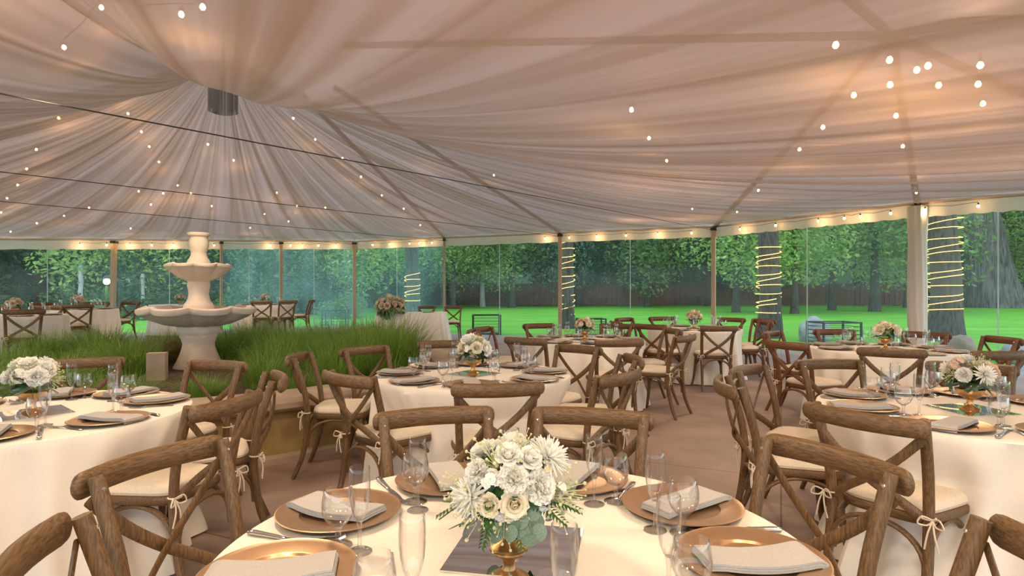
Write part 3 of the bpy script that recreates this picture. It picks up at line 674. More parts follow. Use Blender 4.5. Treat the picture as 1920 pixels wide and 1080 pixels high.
o = tag(link('stone_post', MB().box((0,0,.14), (.17,.13,.32)).mesh('stone_post', M['coping'], False), None, (-3.62,6.15,.42), .3), 'short square stone block standing in the grass left of the fountain', 'stone')

# ---------------------------------------------------------------- floor, lawn, terrace
def poly_prism(pts, z0, z1, name, mat):
    n = len(pts); v = [(x,y,z0) for x,y in pts]+[(x,y,z1) for x,y in pts]
    return MB().add(v, [tuple(range(n-1,-1,-1)), tuple(range(n,2*n))]+[(i,(i+1)%n,n+(i+1)%n,n+i) for i in range(n)]).mesh(name, mat, False)
A, B, Cc, P_, Q_ = (4.95,14.8), (-5.1,19.5), (-14.2,13.3), (7.2,10.7), (9.6,8.4)
D_, E_, G_ = (-13.3,2.2), (-6.5,-4.5), (9.6,-4.5)
POLY = [A, B, Cc, D_, E_, G_, Q_, P_]
def grow(poly, k_):
    cx, cy = -2, 7; return [(x+(x-cx)/math.hypot(x-cx,y-cy)*k_, y+(y-cy)/math.hypot(x-cx,y-cy)*k_) for x, y in poly]
structure('floor', poly_prism(grow(POLY,.35), -.30, 0, 'floor', M['floor']))
structure('floor_terrace', poly_prism([(-7.0,2.0),(-13.2,2.6),(-14.0,13.2),(-5.4,19.1),(-4.2,18.4),(-4.2,11.3),(-7.0,10.2)], .001, TER, 'floor_terrace', M['floor']))
structure('lawn', MB().grid(lambda u, v: (-110+220*u, -20+95*v, -.06+.04*math.sin(u*40)*math.sin(v*23)*(1 if v > .45 else 0)), 60, 40).mesh('lawn', M['lawn']))
structure('path_gravel', MB().grid(lambda u, v: (grow([P_,Q_],.3)[0][0]+(3.6*u)+.2*v*0, 11.2-6*v, -.045), 4, 4).mesh('path_gravel', M['gravel']))
structure('hill', MB().grid(lambda u, v: (-130+260*u, 64+18*v+4*noise.noise((u*9,v*3,1)), -1+26*v+3.0*noise.noise((u*14,v*4,7))), 70, 14).mesh('hill', M['hill']))

# ---------------------------------------------------------------- tent
ZE = 2.85
def eave_z(x, y):                             # the tent is pitched a little lower at its left corner
    if x < -5.1: return ZE-.40*min(1, (-5.1-x)/9)
    return ZE
CX, CY, RZ, RR = -4.05, 8.5, 4.42, .50
def edge_r(phi):
    dx, dy = math.cos(phi), math.sin(phi); best = 1e9
    for i in range(len(POLY)):
        (x1,y1),(x2,y2) = POLY[i], POLY[(i+1)%len(POLY)]; ex, ey = x2-x1, y2-y1; den = dx*ey-dy*ex
        if abs(den) < 1e-9: continue
        t = ((x1-CX)*ey-(y1-CY)*ex)/den; u = ((x1-CX)*dy-(y1-CY)*dx)/den
        if t > 0 and -1e-6 <= u <= 1+1e-6: best = min(best, t)
    return best
PANELS = [(-75,-14,.70,4.0,'drape_thick'),(-14,34.5,.30,2.4,'drape'),(34.5,94.7,.16,2.1,'drape'),(94.7,154.5,.16,2.1,'drape'),(154.5,222,.45,2.8,'drape_thick'),(222,285,.62,3.4,'drape_thick')]
PLAB = ['largest pale ceiling swag sweeping low across the top of the photo','ceiling drape fanning right toward the lawn side with lights behind it','ceiling drape with many fine gathers beside the fountain top','ceiling drape fanning down behind and left of the fountain','ceiling drape at the left edge behind the sagging left swag','pale sagging ceiling swag at the upper left corner']
KEYS = [(-75,.06,3.6),(-68,.34,3.9),(-55,.55,4.0),(-40,.64,4.0),(-20,.50,3.4),(0,.34,2.8),(20,.24,2.5),(34.5,.22,2.3),(60,.20,2.1),(94.7,.12,2.1),(125,.18,2.1),(154.5,.14,2.3),(175,.36,2.7),(195,.42,2.8),(222,.12,2.9),(235,.48,3.2),(255,.66,3.4),(272,.58,3.5),(281,.30,3.6),(285,.06,3.6)]
FOLD = [(-75,.55),(-40,.6),(-20,1.0),(0,1.35),(34,1.1),(60,.7),(155,.7),(222,.6),(285,.55)]
def interp(K, x, q):
    for a, b in zip(K, K[1:]):
        if a[0] <= x <= b[0]:
            t = (x-a[0])/(b[0]-a[0]); t = t*t*(3-2*t); return a[q]+(b[q]-a[q])*t
    return K[-1][q]
def drape_z(phid, s, fold=True):
    ph = (phid+75)%360-75
    sag, pw, fa = interp(KEYS, ph, 1), interp(KEYS, ph, 2), interp(FOLD, ph, 1)
    phi = rad(ph); R_ = edge_r(phi); r = RR+(R_-.06-RR)*s
    x, y = CX+r*math.cos(phi), CY+r*math.sin(phi)
    ze = eave_z(CX+R_*math.cos(phi), CY+R_*math.sin(phi))+.03
    z = RZ+(ze-RZ)*(1-(1-s)**pw) - sag*(s**.55*(1-s)/.39)
    if fold:
        pj = ph+2.2*noise.noise((ph*.11, s*1.3, 4.4))
        wide = abs(math.sin(PI*pj/5.6))**.75-.62; fine = abs(math.sin(PI*(pj+.8*noise.noise((ph*.4, s*2, 2.2)))/1.9))**.8-.6
        n1 = noise.noise((ph*.25, s*.9, 3.1)); m = .55+.9*noise.noise((ph*.07, s*.7, 8.8)); m2 = .6+.9*noise.noise((ph*.13, s*1.1, 5.5))
        z -= (s**.55)*(1-s)**.4*fa*(.085*wide*m+.035*fine*m2-.06*n1)
    return x, y, z
for q, (a, b, sag, p, mt) in enumerate(PANELS):
    nu, nv = int((b-a)*6), 46; v = []; f = []
    for j in range(nv+1):
        s_ = (j/nv)**1.25
        for i in range(nu+1): v.append(drape_z(min(a+(b-a)*i/nu, b-1e-4), s_))
    f = [(j*(nu+1)+i, j*(nu+1)+i+1, (j+1)*(nu+1)+i+1, (j+1)*(nu+1)+i) for j in range(nv) for i in range(nu)]
    me = MB().add(v, f).mesh('ceiling_drape', M[mt]); uv = me.uv_layers.new(name='UVMap')
    for lp in me.loops:
        i, j = lp.vertex_index % (nu+1), lp.vertex_index//(nu+1); uv.data[lp.index].uv = ((a+(b-a)*i/nu)/360, j/nv)
    tag(link('ceiling_drape', me), PLAB[q], 'drape')
# outer roof
v = []; f = []; n = 120; PEAK = 5.6
def roof_z(phi, s):
    R_ = edge_r(phi)+.02; x, y = CX+R_*s*math.cos(phi), CY+R_*s*math.sin(phi); ze = eave_z(CX+R_*math.cos(phi), CY+R_*math.sin(phi))+.10
    return x, y, ze+(PEAK-ze)*(1-s)**1.05+ .35*math.sin(PI*s)
for j in range(13):
    for i in range(n): v.append(roof_z(2*PI*i/n, max(.004, j/12)))
f = [(j*n+i, j*n+(i+1)%n, (j+1)*n+(i+1)%n, (j+1)*n+i) for j in range(12) for i in range(n)]+[tuple(range(n))]
structure('ceiling', MB().add(v, f).mesh('ceiling', M['canopy']))
# ring and bead fringe
b = MB()
for i in range(64):
    a = 2*PI*i/64
    for rr in (.19,.13):
        L = .42*(1 if rr > .15 else 1.05); b.tube([(rr*math.cos(a), rr*math.sin(a), 0), (rr*math.cos(a), rr*math.sin(a), -L)], .004, 4)
ch = thing('bead_chandelier', 'small silver bead-fringe chandelier hanging at the gathered ceiling centre', 'chandelier', (CX-.0,CY-.05,4.27))
o = link('bead_fringe', b.mesh('bead_fringe', M['beads']), ch); o['kind'] = 'stuff'
link('hoop', MB().tube([(.2*math.cos(2*PI*i/32), .2*math.sin(2*PI*i/32), .0) for i in range(32)], .012, 8, closed=True).mesh('hoop', M['beads']), ch)
link('hanger', MB().tube([(0,0,0),(0,0,.5)], .01, 6).mesh('hanger', M['iron']), ch)
# eave walls, valances, poles
def lerp(a, b, t): return (a[0]+(b[0]-a[0])*t, a[1]+(b[1]-a[1])*t)
def on_side(a, b, px):                        # where a pixel column meets a wall line
    k_ = (px-960)/F; dx, dy = b[0]-a[0], b[1]-a[1]; t = (k_*a[1]-a[0])/(dx-k_*dy); return (a[0]+dx*t, a[1]+dy*t)
poles = [('B',Cc,B,415),('B',Cc,B,527),('C',Cc,B,None),('D',B,A,833),('D',B,A,1050),('A',B,A,None)]
ppos = [on_side(Cc,B,210), on_side(Cc,B,415), on_side(Cc,B,527), B, on_side(B,A,833), on_side(B,A,1050), A, P_]
plab = ['tan tent pole leaning slightly beside the lamp post','thin tan tent pole just right of the fountain','tan tent pole between fountain and corner pole','tan tent corner pole standing behind the tall grass','thin tent pole behind the head table chairs','tan tent pole between the two wrapped tree trunks','tan tent corner pole behind the lawn-side back table','thick pale fabric-wrapped tent pole beside the right wrapped tree']
for i, (p, lb) in enumerate(zip(ppos, plab)):
    w = [.075,.045,.06,.075,.045,.07,.065,.15][i]; zt = eave_z(*p)
    t = thing('tent_pole', lb, 'pole', (p[0],p[1],0), math.atan2(p[1]-7, p[0]), 'tent poles')
    if i == 7:
        link('fabric_wrap', MB().lathe([(w,.0),(w*.95,.3),(w,1.2),(w*.92,2.2),(w*1.05,zt-.02)], 40, mod=lambda r, z, a, j: (r*(1+.07*math.sin(9*a+j)), z)).mesh('fabric_wrap', M['polewrap']), t)
    else: link('shaft', MB().tube([(0,0,0),(0,0,zt-.02)], w, 4).mesh('shaft', M['pole'], False), t)
    link('base_plate', MB().box((0,0,.008),(w*3.2,w*3.2,.016)).mesh('base_plate', M['iron'], False), t)
    if i in (0,): t.rotation_euler = (0, rad(1.3), 0)
    link('head_bracket', MB().box((0,0,zt-.03),(min(.14,w*2.0),min(.14,w*2.0),.06)).mesh('head_bracket', M['iron'], False), t)
segs = [(D_,Cc)]+[(Cc,ppos[0]),(ppos[0],ppos[1]),(ppos[1],ppos[2]),(ppos[2],B),(B,ppos[4]),(ppos[4],ppos[5]),(ppos[5],A),(A,P_),(P_,Q_),(Q_,G_)]
seampx = {1:[88],2:[318],3:[468],4:[590],5:[741],6:[934],7:[1180],8:[1508],9:[1870]}
def outn(a, b):
    dx, dy = b[0]-a[0], b[1]-a[1]; L = math.hypot(dx, dy); nx, ny = dy/L, -dx/L
    if nx*(a[0]+2)+ny*(a[1]-7) < 0: nx, ny = -nx, -ny
    return nx, ny
for i, (a, b_) in enumerate(segs):
    nx, ny = outn(a, b_); rr = random.Random(i)
    def wall(u, v, a=a, b_=b_, nx=nx, ny=ny):
        x, y = lerp(a, b_, u); zt = eave_z(x, y); w = .10+.02*noise.noise((u*5,v*2,i*3.7))
        return (x+nx*w, y+ny*w, -.02+(zt+.02)*v)
    o = structure('window_%d' % (i+1), MB().grid(wall, 16, 8).mesh('window', M['vinyl_blue'] if i in (3,4,5) else M['vinyl']))
    for px in seampx.get(i, []):
        x, y = on_side(a, b_, px); x += nx*.085; y += ny*.085
        link('seam', MB().tube([(x,y,0),(x+.006,y,1.2),(x,y,eave_z(x,y))], .014, 4, .004, (nx,ny,0)).mesh('seam', M['seam']), o)
sides = [(Cc,B,'above the fountain-side clear wall'),(B,A,'above the back clear wall facing the lawn'),(A,P_,'above the right clear wall'),(P_,Q_,'at the right edge of the photo')]
for k_, (a, b_, lb) in enumerate(sides):
    nx, ny = outn(a, b_)
    def val(u, v):
        x, y = lerp(a, b_, u); zt = eave_z(x, y); sc = .02*abs(math.sin(u*40)); w = .05+.012*math.sin(u*90)*(1-v)
        return (x+nx*w, y+ny*w, zt+.10-(.30+sc)*(1-v))
    t = thing('tent_valance', 'white canvas valance '+lb, 'valance')
    link('canvas_band', MB().grid(val, 80, 5).mesh('canvas_band', M['canvas']), t)
    L = [(*lerp(a, b_, u), eave_z(*lerp(a, b_, u))+.035) for u in (0,.25,.5,.75,1)]
    link('eave_rail', MB().tube(L, .026, 8).mesh('eave_rail', M['pole']), t)
# tie cables
cabs = [(A,(-2.76,3.25),'topmost'),(ppos[5],(-6.19,7.29),'second'),(ppos[4],(-8.3,9.77),'third'),(B,(-10.4,12.2),'lowest')]
for k_, (a, b_, w) in enumerate(cabs):
    dx, dy = b_[0]-a[0], b_[1]-a[1]; e = (a[0]+dx*[1.4,1.35,1.4,1.25][k_], a[1]+dy*[1.4,1.35,1.4,1.25][k_])
    tag(link('tie_cable', MB().tube([(a[0],a[1],ZE-.05),(*e,[2.28,2.78,2.78,2.78][k_])], [.0045,.0055,.0055,.0055][k_], 6).mesh('tie_cable', M['dark'])), '%s of the four thin dark cables crossing the tent at left' % w, 'cable', 'tent tie cables')
# frame rafters above the fabric on the right
hub = Vector((4.15,6.6,4.15))
for e, lb in (((A[0],A[1],ZE),'running down to the corner pole'),((P_[0],P_[1],ZE),'running down to the pale wrapped pole'),((1.5,4.5,4.4),'running up left from the frame hub'),((Q_[0],Q_[1],ZE+.1),'running right from the frame hub'),((7.6,4.4,4.1),'running toward the camera right of the hub'),((-2.5,9.0,5.0),'running left toward the tent peak')):
    tag(link('tent_rafter', MB().tube([hub, e], .05, 8).mesh('tent_rafter', M['iron'])), 'dark tent rafter behind the sheer ceiling '+lb, 'rafter')
for px, lb in ((1050,'above the pole between wrapped trees'),(833,'above the thin pole behind the head table')):
    p = on_side(B, A, px); v1 = Vector((CX,CY,5.2)); v0 = Vector((p[0],p[1],ZE+.05))
    tag(link('tent_rafter', MB().tube([v0, v0.lerp(v1,.8)], .045, 8).mesh('tent_rafter', M['iron'])), 'dark tent rafter behind the sheer ceiling '+lb, 'rafter')
# ---------------------------------------------------------------- string lights
bulb_me = MB().lathe([(.0005,-.055),(.012,-.053),(.022,-.043),(.027,-.028),(.022,-.010),(.013,.004),(.0005,.005)], 12, cap=False).mesh('bulb', M['bulb'])
socket_me = MB().lathe([(.0005,.004),(.016,.004),(.017,.03),(.012,.045),(.004,.05),(.0005,.05)], 10, cap=False).mesh('socket', M['dark'])
LIGHTS = []
def string(label, pts, cordoff=.05, group='string lights', bs=.8):
    t = thing('string_light', label, 'string light', pts[0], 0, group); o0 = Vector(pts[0]); path = []
    for i, p in enumerate(pts):
        p = Vector(p); path.append(p-o0+Vector((0,0,cordoff)))
        if i < len(pts)-1: path.append((p+Vector(pts[i+1]))/2-o0+Vector((0,0,cordoff-.03)))
        b_ = link('bulb', bulb_me, t, p-o0); link('socket', socket_me, b_); b_.scale = (bs,)*3
        LIGHTS.append(p)
    if len(path) > 1: link('cord', MB().tube(path, .004, 5).mesh('cord', M['dark']), t)
def eave_pts(a, b_, pxs, inset=.12, drop=.0):
    nx, ny = outn(a, b_); out = []
    for px in pxs:
        x, y = on_side(a, b_, px); out.append((x-nx*inset, y-ny*inset, eave_z(x,y)-.09-drop))
    return out
string('string of warm bulbs along the eave left of the fountain', eave_pts(Cc,B,[150,200,243,284,325]))
string('string of warm bulbs along the eave right of the fountain', eave_pts(Cc,B,[400,505,543,565,595,628]))
string('string of warm bulbs along the eave behind the head table', eave_pts(B,A,[703,735,772,790,814]))
string('string of warm bulbs along the eave facing the lawn', eave_pts(B,A,[1025,1070,1121,1176,1235,1298]))
string('string of warm bulbs along the eave of the right clear wall', eave_pts(A,P_,[1394,1461,1541,1590,1620,1677]))
string('pair of warm bulbs on the eave at the right edge', eave_pts(P_,Q_,[1737,1836]))
NEAVE = len(LIGHTS)
def above(px, py, off=.16):                   # first point on the view ray that lies above the fabric
    d = 3.0
    while d < 20:
        p = atd(px, py, d); r = math.hypot(p.x-CX, p.y-CY); phi = math.atan2(p.y-CY, p.x-CX); R_ = edge_r(phi)
        s_ = (r-RR)/(R_-.06-RR)
        if 0 < s_ < 1:
            z = drape_z(math.degrees(phi), s_, False)[2]
            if p.z > z+off: return p
        d += .04
    return None
over = [('in the far left fabric, upper row',[(50,315),(68,278),(110,219),(222,179),(240,211)]),('in the far left fabric, lower row',[(2,397),(13,370),(33,345),(120,403),(167,388)]),
 ('low at the far left above the eave',[(20,433),(69,417),(245,427),(283,382)]),('left of the tent peak, upper row',[(265,245),(280,273),(298,302),(390,269),(438,299)]),
 ('above the fountain, middle row',[(260,357),(306,361),(333,346),(358,361),(397,385)]),('above the fountain, right side',[(469,426),(496,400),(519,360),(541,414),(557,385)]),
 ('right of the tent peak',[(550,220),(591,260),(642,295),(677,330),(716,365)]),('low above the head table',[(610,388),(757,390),(788,421),(926,327)]),
 ('scattered in the middle of the ceiling',[(1184,202),(1217,256),(1250,299),(1298,390),(1422,355)]),('at right below the frame hub',[(1543,235),(1499,277),(1693,271),(1718,360),(1382,396)]),
 ('left row beneath the frame hub',[(1567,79),(1601,174),(1680,213),(1669,154),(1668,107)]),('right row beneath the frame hub',[(1719,126),(1740,118),(1760,155),(1834,153),(1838,117),(1843,190)]),
 ('glowing through the upper left swags',[(120,85),(190,10),(340,22),(380,8)])]
for lb, L in over:
    pts = [above(px, py) for px, py in L]; pts = [p for p in pts if p is not None]
    if pts: string('string of warm bulbs '+lb, pts, .05, 'string lights above the fabric', .62)

# ---------------------------------------------------------------- garden
def trunk(h, r0, r1, mat, seed, lean=(0,0), n=14, flare=1.35):
    rnd = random.Random(seed); path = []; rs = []
    for j in range(11):
        t = j/10; path.append((lean[0]*t+.1*noise.noise((seed,t*3,0)), lean[1]*t+.1*noise.noise((seed,t*3,5)), h*t)); rs.append((r0+(r1-r0)*t)*(1+(flare-1)*max(0,1-t*8)))
    b = MB().tube(path, rs, n)
    b.v = [(x+.03*noise.noise((x*6,y*6,z*1.5)), y+.03*noise.noise((x*6+9,y*6,z*1.5)), z) for x, y, z in b.v]
    return b.mesh('trunk', mat)
def foliage(n, blobs, ls, mat, seed, droop=0):
    rnd = random.Random(seed); v = []; f = []; tot = sum(b[3]**2 for b in blobs)
    for (bx, by, bz, br) in blobs:
        for _ in range(int(n*br*br/tot)):
            d = Vector((rnd.gauss(0,1),rnd.gauss(0,1),rnd.gauss(0,1))).normalized()*br*(rnd.random()**.4)
            c = Vector((bx+d.x, by+d.y, bz+d.z*.85)); L = ls*rnd.uniform(.6,1.4)
            u = Vector((rnd.gauss(0,1),rnd.gauss(0,1),rnd.gauss(0,.6)-droop)).normalized(); w = u.cross(Vector((rnd.gauss(0,1),rnd.gauss(0,1),rnd.gauss(0,1)))).normalized()*.42
            o = len(v); v += [c-u*L*.5, c+w*L*.5, c+u*L*.5, c-w*L*.5]; f.append((o,o+1,o+2,o+3))
    return MB().add(v, f).mesh('foliage', mat, False)
def crown(seed, h0, h1, R, k_):
    rnd = random.Random(seed); return [(rnd.uniform(-R,R)*.7, rnd.uniform(-R,R)*.7, h0+(h1-h0)*(i+.5)/k_, R*rnd.uniform(.45,.75)) for i in range(k_)]
def cone(seed, h0, h1, R, k_):
    rnd = random.Random(seed); out = []
    for i in range(k_):
        t = i/k_; r = R*(1-t)*.9+.4; a = i*2.4; out.append((math.cos(a)*r*.55, math.sin(a)*r*.55, h0+(h1-h0)*t, max(.6,r*.55)))
    return out
TREE = {
 'broad': (trunk(9,.28,.12,M['bark'],1), foliage(8000, crown(1,3.0,13,4.4,15), .34, M['fol_mid'], 1)),
 'light': (trunk(7,.20,.10,M['bark'],2), foliage(8000, crown(2,2.6,10,4.0,12), .30, M['fol_light'], 2)),
 'dark': (trunk(14,.30,.15,M['bark_red'],3), foliage(8500, cone(3,3.2,17,4.4,20), .36, M['fol_dark'], 3, .6)),
 'blue': (trunk(9,.25,.10,M['bark'],4), foliage(8000, crown(4,1.0,11,3.6,14), .30, M['fol_blue'], 4, .5)),
 'bush': (None, foliage(2600, crown(5,.5,2.2,1.9,7), .26, M['fol_dark'], 5)),
 'bushl': (None, foliage(2600, crown(6,.4,1.7,1.9,7), .24, M['fol_mid'], 6)),
}
KN = {'broad':('broadleaf_tree','leafy mid-green broadleaf tree'),'light':('broadleaf_tree','bright light-green broadleaf tree'),'dark':('conifer_tree','dark evergreen conifer with reddish trunk'),'blue':('hazy_tree','hazy blue-green drooping tree'),'bush':('dark_shrub','low dark green shrub'),'bushl':('green_shrub','low mid-green shrub')}
def where(px):
    stops = [(88,'in the leftmost clear panel'),(210,'left of the leaning tent pole'),(318,'between leaning pole and fountain'),(415,'directly behind the fountain'),(527,'right of the fountain bowls'),(663,'left of the tall-grass corner pole'),(760,'above the head table flowers'),(833,'behind the left wrapped tree'),(934,'right of the head table'),(1050,'left of the second wrapped trunk'),(1180,'right of the second wrapped trunk'),(1338,'left of the lawn-side corner pole'),(1440,'right of the lawn-side corner pole'),(1600,'right of the third wrapped trunk'),(1720,'left of the pale wrapped pole'),(1800,'behind the right wrapped trunk'),(9999,'at the right edge of the photo')]
    for s_, w in stops:
        if px <= s_: return w
TR = [(-15,36,'dark',1.0),(75,37,'dark',1.0),(105,42,'blue',1.0),(150,40,'broad',1.0),(215,33,'light',.9),(255,45,'dark',1.1),(290,36,'blue',1.0),(345,48,'blue',1.1),(425,40,'blue',1.0),(480,46,'blue',1.2),(540,38,'broad',1.0),(585,50,'blue',1.1),(620,36,'light',.7),(690,44,'blue',1.1),
 (725,35,'light',.8),(800,48,'blue',1.1),(850,42,'light',.9),(905,50,'broad',1.1),(960,44,'broad',.9),(1010,50,'dark',1.1),(1085,48,'blue',1.0),(1150,50,'dark',1.1),(1215,46,'broad',.9),(1270,52,'dark',1.2),(1330,48,'dark',1.0),(1380,36,'light',1.0),(1420,50,'dark',1.1),(1490,34,'light',1.0),(1560,40,'light',1.1),(1610,50,'dark',1.2),(1640,38,'broad',1.0),(1700,44,'light',1.0),(1760,52,'dark',1.2),(1830,56,'broad',1.1),(1885,54,'light',1.1),(1915,56,'dark',1.2),(1990,48,'light',1.0),(2100,40,'dark',1.2),(-80,34,'dark',1.2),(-250,36,'broad',1.2)]
seen = {}
rnd = random.Random(8)
def uniq(lb, px):
    k_ = seen.setdefault(lb, 0); seen[lb] += 1
    return lb if k_ == 0 else lb+[', next one right',', third one right',', fourth one right',', last one'][min(k_-1,3)]
for px, d, kd, s_ in TR:
    t = thing(KN[kd][0], uniq(KN[kd][1]+' '+where(px), px), 'tree', ((px-960)/F*d, d, -.08), rnd.uniform(0,6), 'trees beyond the lawn'); t.scale = (s_,s_,s_*rnd.uniform(.9,1.15))
    if TREE[kd][0]: link('trunk', TREE[kd][0], t)
    link('foliage', TREE[kd][1], t)
for i in range(34):
    px = -60+i*62+rnd.uniform(-20,20); d = rnd.uniform(50.5,58); kd = 'bush' if rnd.random() < .6 else 'bushl'
    if px < 640: d = rnd.uniform(26,40)
    o = link(KN[kd][0], TREE[kd][1], None, ((px-960)/F*d, d, -.1), rnd.uniform(0,6)); s_ = rnd.uniform(.8,1.3)*d/48; o.scale = (s_*1.3,s_,s_*(.55 if px > 640 else .8))
    tag(o, uniq(KN[kd][1]+' '+where(px), px), 'shrub', 'shrubs at the lawn edge')
# pale snags and big trunk
for px, yb, d, w, h, lb in ((1122,563,52,12,11,'pale bare tree trunk standing at the far lawn edge right of the second wrapped trunk'),(905,572,46,9,8,'pale bare tree trunk at the lawn edge right of the head table'),(152,575,30,10,2.6,'short pale snag trunk left of the leaning pole'),(268,575,32,8,2.2,'short pale snag trunk left of the fountain'),(1680,575,50,8,14,'thin dark trunk on the far lawn left of the pale pole')):
    r = w/2*d/F; me = trunk(h, r, r*.7, M['bark_pale'] if px != 1680 else M['bark'], px)
    tag(link('bare_trunk', me, None, ((px-960)/F*d, d, -.08)), lb, 'tree')
r = 40*44/F
t = thing('redwood_tree', 'huge grey leaning tree trunk at the right edge behind the lawn', 'tree', ((1866-960)/F*44, 44, -.1)); link('trunk', trunk(19, r, r*.80, M['bark_big'], 33, (-4.2,0), 20, 1.3), t)
# wrapped trees with fairy lights
def wrapped(px, d, wpx, y0, y1, turns, label, base=-.06):
    X = (px-960)/F*d; r = wpx/2*d/F; t = thing('wrapped_tree', 'rough dark tree trunk '+label, 'tree', (X,d,base), 0, 'light-wrapped trees')
    link('trunk', trunk(7, r*1.08, r*.86, M['bark'], px), t); link('crown', foliage(2200, crown(px,5.2,8,2.6,6), .3, M['fol_mid'], px), t)
    za = CH+(540-y1)*d/F; zb = CH+(540-y0)*d/F; path = []; n = int(turns*14)
    for i in range(n+1):
        u = i/n; a = 2*PI*turns*u; rr = r*1.14+.02+.01*math.sin(a*2.3); path.append((X+rr*math.cos(a), d+rr*math.sin(a), za+(zb-za)*u+.05*math.sin(a*.7+px)))
    tag(link('fairy_lights', MB().tube(path, .0095, 5).mesh('fairy_lights', M['fairy'])), 'coil of warm fairy lights wound round '+label.replace('standing ','the trunk '), 'fairy lights', 'fairy light coils')
wrapped(773,24,24,514,570,6,'standing behind the head table')
wrapped(1063,21.5,24,440,612,14,'standing behind the tent pole at centre')
wrapped(1441,17.5,36,460,606,12,'standing right of the lawn-side corner pole')
wrapped(1771,16.5,48,396,592,13,'standing right of the pale wrapped pole')
# rocks
def rock(x, y, sx, sy, sz, mat, seed, lb):
    b = MB().ball((0,0,0), 1, 22, 14); b.v = [tuple(Vector(p)*(1+.22*noise.noise(Vector(p)*1.3+Vector((seed,0,0)))+.06*noise.noise(Vector(p)*4+Vector((seed,3,0))))) for p in b.v]
    b.v = [(p[0]*sx, p[1]*sy, max(-.12, p[2]*sz+sz*.55)) for p in b.v]
    tag(link('boulder', b.mesh('boulder', mat), None, (x,y,-.06)), lb, 'boulder')
rock((1527-960)/F*16.2, 16.2, .42, .35, .42, M['rock'], 1, 'rounded grey boulder on the lawn beside the wire crate')
rock((1795-960)/F*13.2, 13.2, .38, .3, .26, M['rock_brown'], 5, 'low brown boulder at the foot of the right wrapped tree')
rock((1905-960)/F*11.6, 11.6, .32, .28, .24, M['rock'], 8, 'bluish grey boulder at the right edge beyond the clear wall')
# wire crates outside
def crate(px, yb, d, w, h, lb):
    b = MB(); X = (px-960)/F*d; dp = w*.7
    for sx in (-1,1):
        for sy in (-1,1): b.box((sx*w/2, sy*dp/2, h/2), (.04,.04,h))
    for k_ in range(7):
        z = .03+(h-.05)*k_/6; q = .03 if k_ in (0,6) else .012
        for s_ in (-1,1): b.box((0, s_*dp/2, z), (w,q,q)); b.box((s_*w/2, 0, z), (q,dp,q))
    b.box((0,0,.05), (w,dp,.02))
    tag(link('wire_crate', b.mesh('wire_crate', M['iron'], False), None, (X,d,-.05), rad(6)), lb, 'crate', 'black metal crates')
crate(1563,650,14.6,.95,.62,'black metal slatted crate on the lawn beside the grey boulder')
crate(912,635,18.5,.82,.62,'black metal slatted crate outside between head table and middle back table')
crate(1108,622,17.6,.75,.55,'black metal slatted crate outside behind the peach flowers')
crate(629,612,21.5,.8,.65,'black metal slatted crate outside left of the corner pole')
# lamp post
lp = thing('lamp_post', 'lit lantern on a slim green post left of the leaning tent pole', 'lamp', ((200-960)/F*22, 22, -.06))
hz = CH+(540-528)*22/F+.06
link('post', MB().tube([(0,0,0),(0,0,hz-.16)], .045, 10).mesh('post', M['fol_mid']), lp)
link('lantern', MB().ball((0,0,hz), .11, 14, 8).mesh('lantern', M['lamp']), lp)
link('cap', MB().lathe([(.0005,hz+.24),(.05,hz+.22),(.17,hz+.10),(.15,hz+.09),(.0005,hz+.11)], 16, cap=False).mesh('cap', M['iron']), lp)
# fence along the far lawn edge
fe = thing('garden_fence', 'low reddish wooden fence along the far edge of the lawn', 'fence', (8,49.5,0))
b = MB()
for i in range(130): b.box((-26+i*.4, .05*math.sin(i), .85), (.37,.03,1.75))
link('boards', b.mesh('boards', M['fence'], False), fe)
b = MB()
for z in (.4,1.4): b.box((-.2,.08,z), (52,.06,.1))
link('rails', b.mesh('rails', M['fence'], False), fe)

# ---------------------------------------------------------------- light
LK = .74
W = bpy.data.worlds.new('World'); S.world = W; W.use_nodes = True; nt = W.node_tree; bg = nt.nodes['Background']
tc = nt.nodes.new('ShaderNodeTexCoord'); sp = nt.nodes.new('ShaderNodeSeparateXYZ'); cr = nt.nodes.new('ShaderNodeValToRGB')
nt.links.new(tc.outputs['Generated'], sp.inputs[0]); nt.links.new(sp.outputs['Z'], cr.inputs[0]); nt.links.new(cr.outputs[0], bg.inputs[0])
cr.color_ramp.elements[0].position = 0; cr.color_ramp.elements[0].color = (.75,.82,.86,1); cr.color_ramp.elements[1].position = .7; cr.color_ramp.elements[1].color = (.50,.66,.88,1)
bg.inputs[1].default_value = 3.5
def point(p, e, col=(1,.66,.38), r=.12):
    l = bpy.data.lights.new('bulb_or_fill_glow', 'POINT'); l.energy = e; l.color = col; l.shadow_soft_size = r
    o = bpy.data.objects.new('bulb_or_fill_glow', l); C.objects.link(o); o.location = p
WARM = (1,.755,.50)
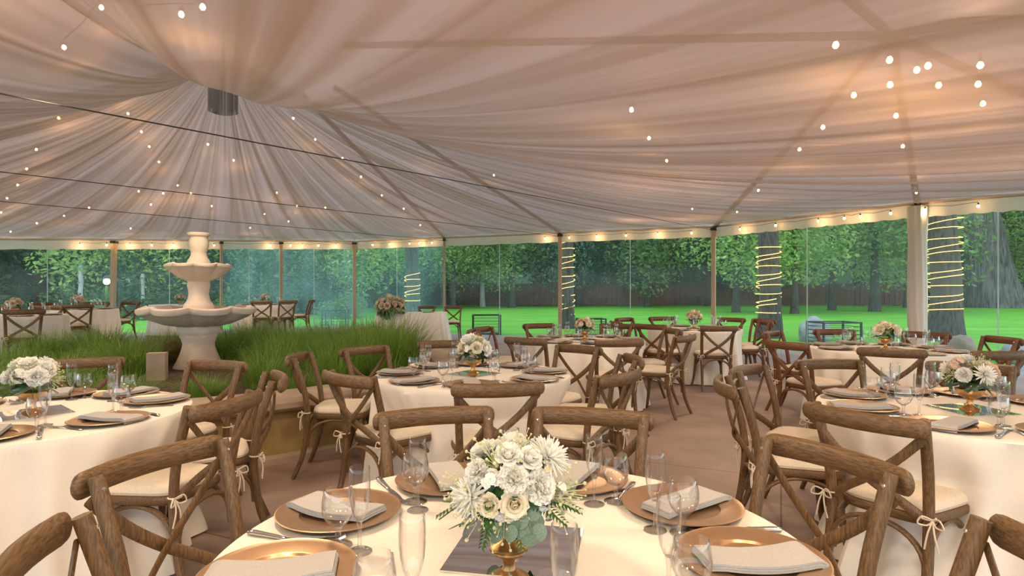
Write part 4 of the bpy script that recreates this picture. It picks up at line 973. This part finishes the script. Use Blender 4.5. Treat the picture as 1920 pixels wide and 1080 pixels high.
def spot(p, e, col=WARM, ang=168, r=.16):  # added fill lamp: wide downward spot hung below the drape, with no fixture
    l = bpy.data.lights.new('bulb_or_fill_glow', 'SPOT'); l.energy = e; l.color = col; l.shadow_soft_size = r; l.spot_size = rad(ang); l.spot_blend = .55
    o = bpy.data.objects.new('bulb_or_fill_glow', l); C.objects.link(o); o.location = p
for x, y, z, e in ((-1.0,2.0,2.42,130),(1.5,1.6,2.42,130),(3.2,4.6,2.42,110),(0.8,5.6,2.42,110),(-2.6,3.4,2.42,110),(3.2,8.6,2.42,100),(-1.0,9.5,2.42,90),(-5.6,5.4,2.42,150),(-3.4,6.2,2.45,90),(-8.5,9.8,2.35,100),(-6.0,13.8,2.35,100),(-1.5,14.2,2.42,70),(2.0,12.6,2.42,60),(5.8,7.4,2.42,80),(-0.5,-.9,2.35,190),(.9,-.7,2.35,150),(3,-1.2,2.35,80),(-3,-.5,2.35,55)):
    spot((x,y,z), e*LK)
for i, p in enumerate(LIGHTS):
    if i % 2 == 0: point((p.x,p.y,p.z-.07 if i < NEAVE else p.z+.25), 2.0 if i < NEAVE else 3.2, (1,.62,.30), .03 if i < NEAVE else .15)
for x, y, z, e in ((3,1,3.6,25),(0,1.5,3.7,25),(6,5,3.6,25),(-3,3,3.7,25),(2,9,3.8,22),(3.7,12.4,3.12,16),(2.6,12.9,3.1,10),(4.6,6.0,3.95,26),(5.6,5.6,3.9,20),(-9,7,3.6,14),(-7,12,3.8,9),(-2,14,3.8,9)):
    point((x,y,z), e, (1,.60,.34), .3)  # soft fill points added above the fabric, apart from the modelled bulbs

# ---------------------------------------------------------------- camera
cd = bpy.data.cameras.new('Camera'); cam = bpy.data.objects.new('Camera', cd); C.objects.link(cam)
cam.location = (0,0,CH); cam.rotation_euler = (PI/2,0,0); cd.sensor_width = 36; cd.lens = 36*F/1920; cd.clip_start = .05; cd.clip_end = 400
S.camera = cam
vs = S.view_settings; vs.view_transform = 'Standard'; vs.look = 'None'; vs.gamma = 1; vs.use_curve_mapping = False; vs.exposure = 0
cy = S.cycles; cy.max_bounces = 8; cy.diffuse_bounces = 4; cy.glossy_bounces = 4; cy.transmission_bounces = 8; cy.transparent_max_bounces = 24
cy.use_denoising = True; cy.sample_clamp_indirect = 6; cy.caustics_reflective = False; cy.caustics_refractive = False
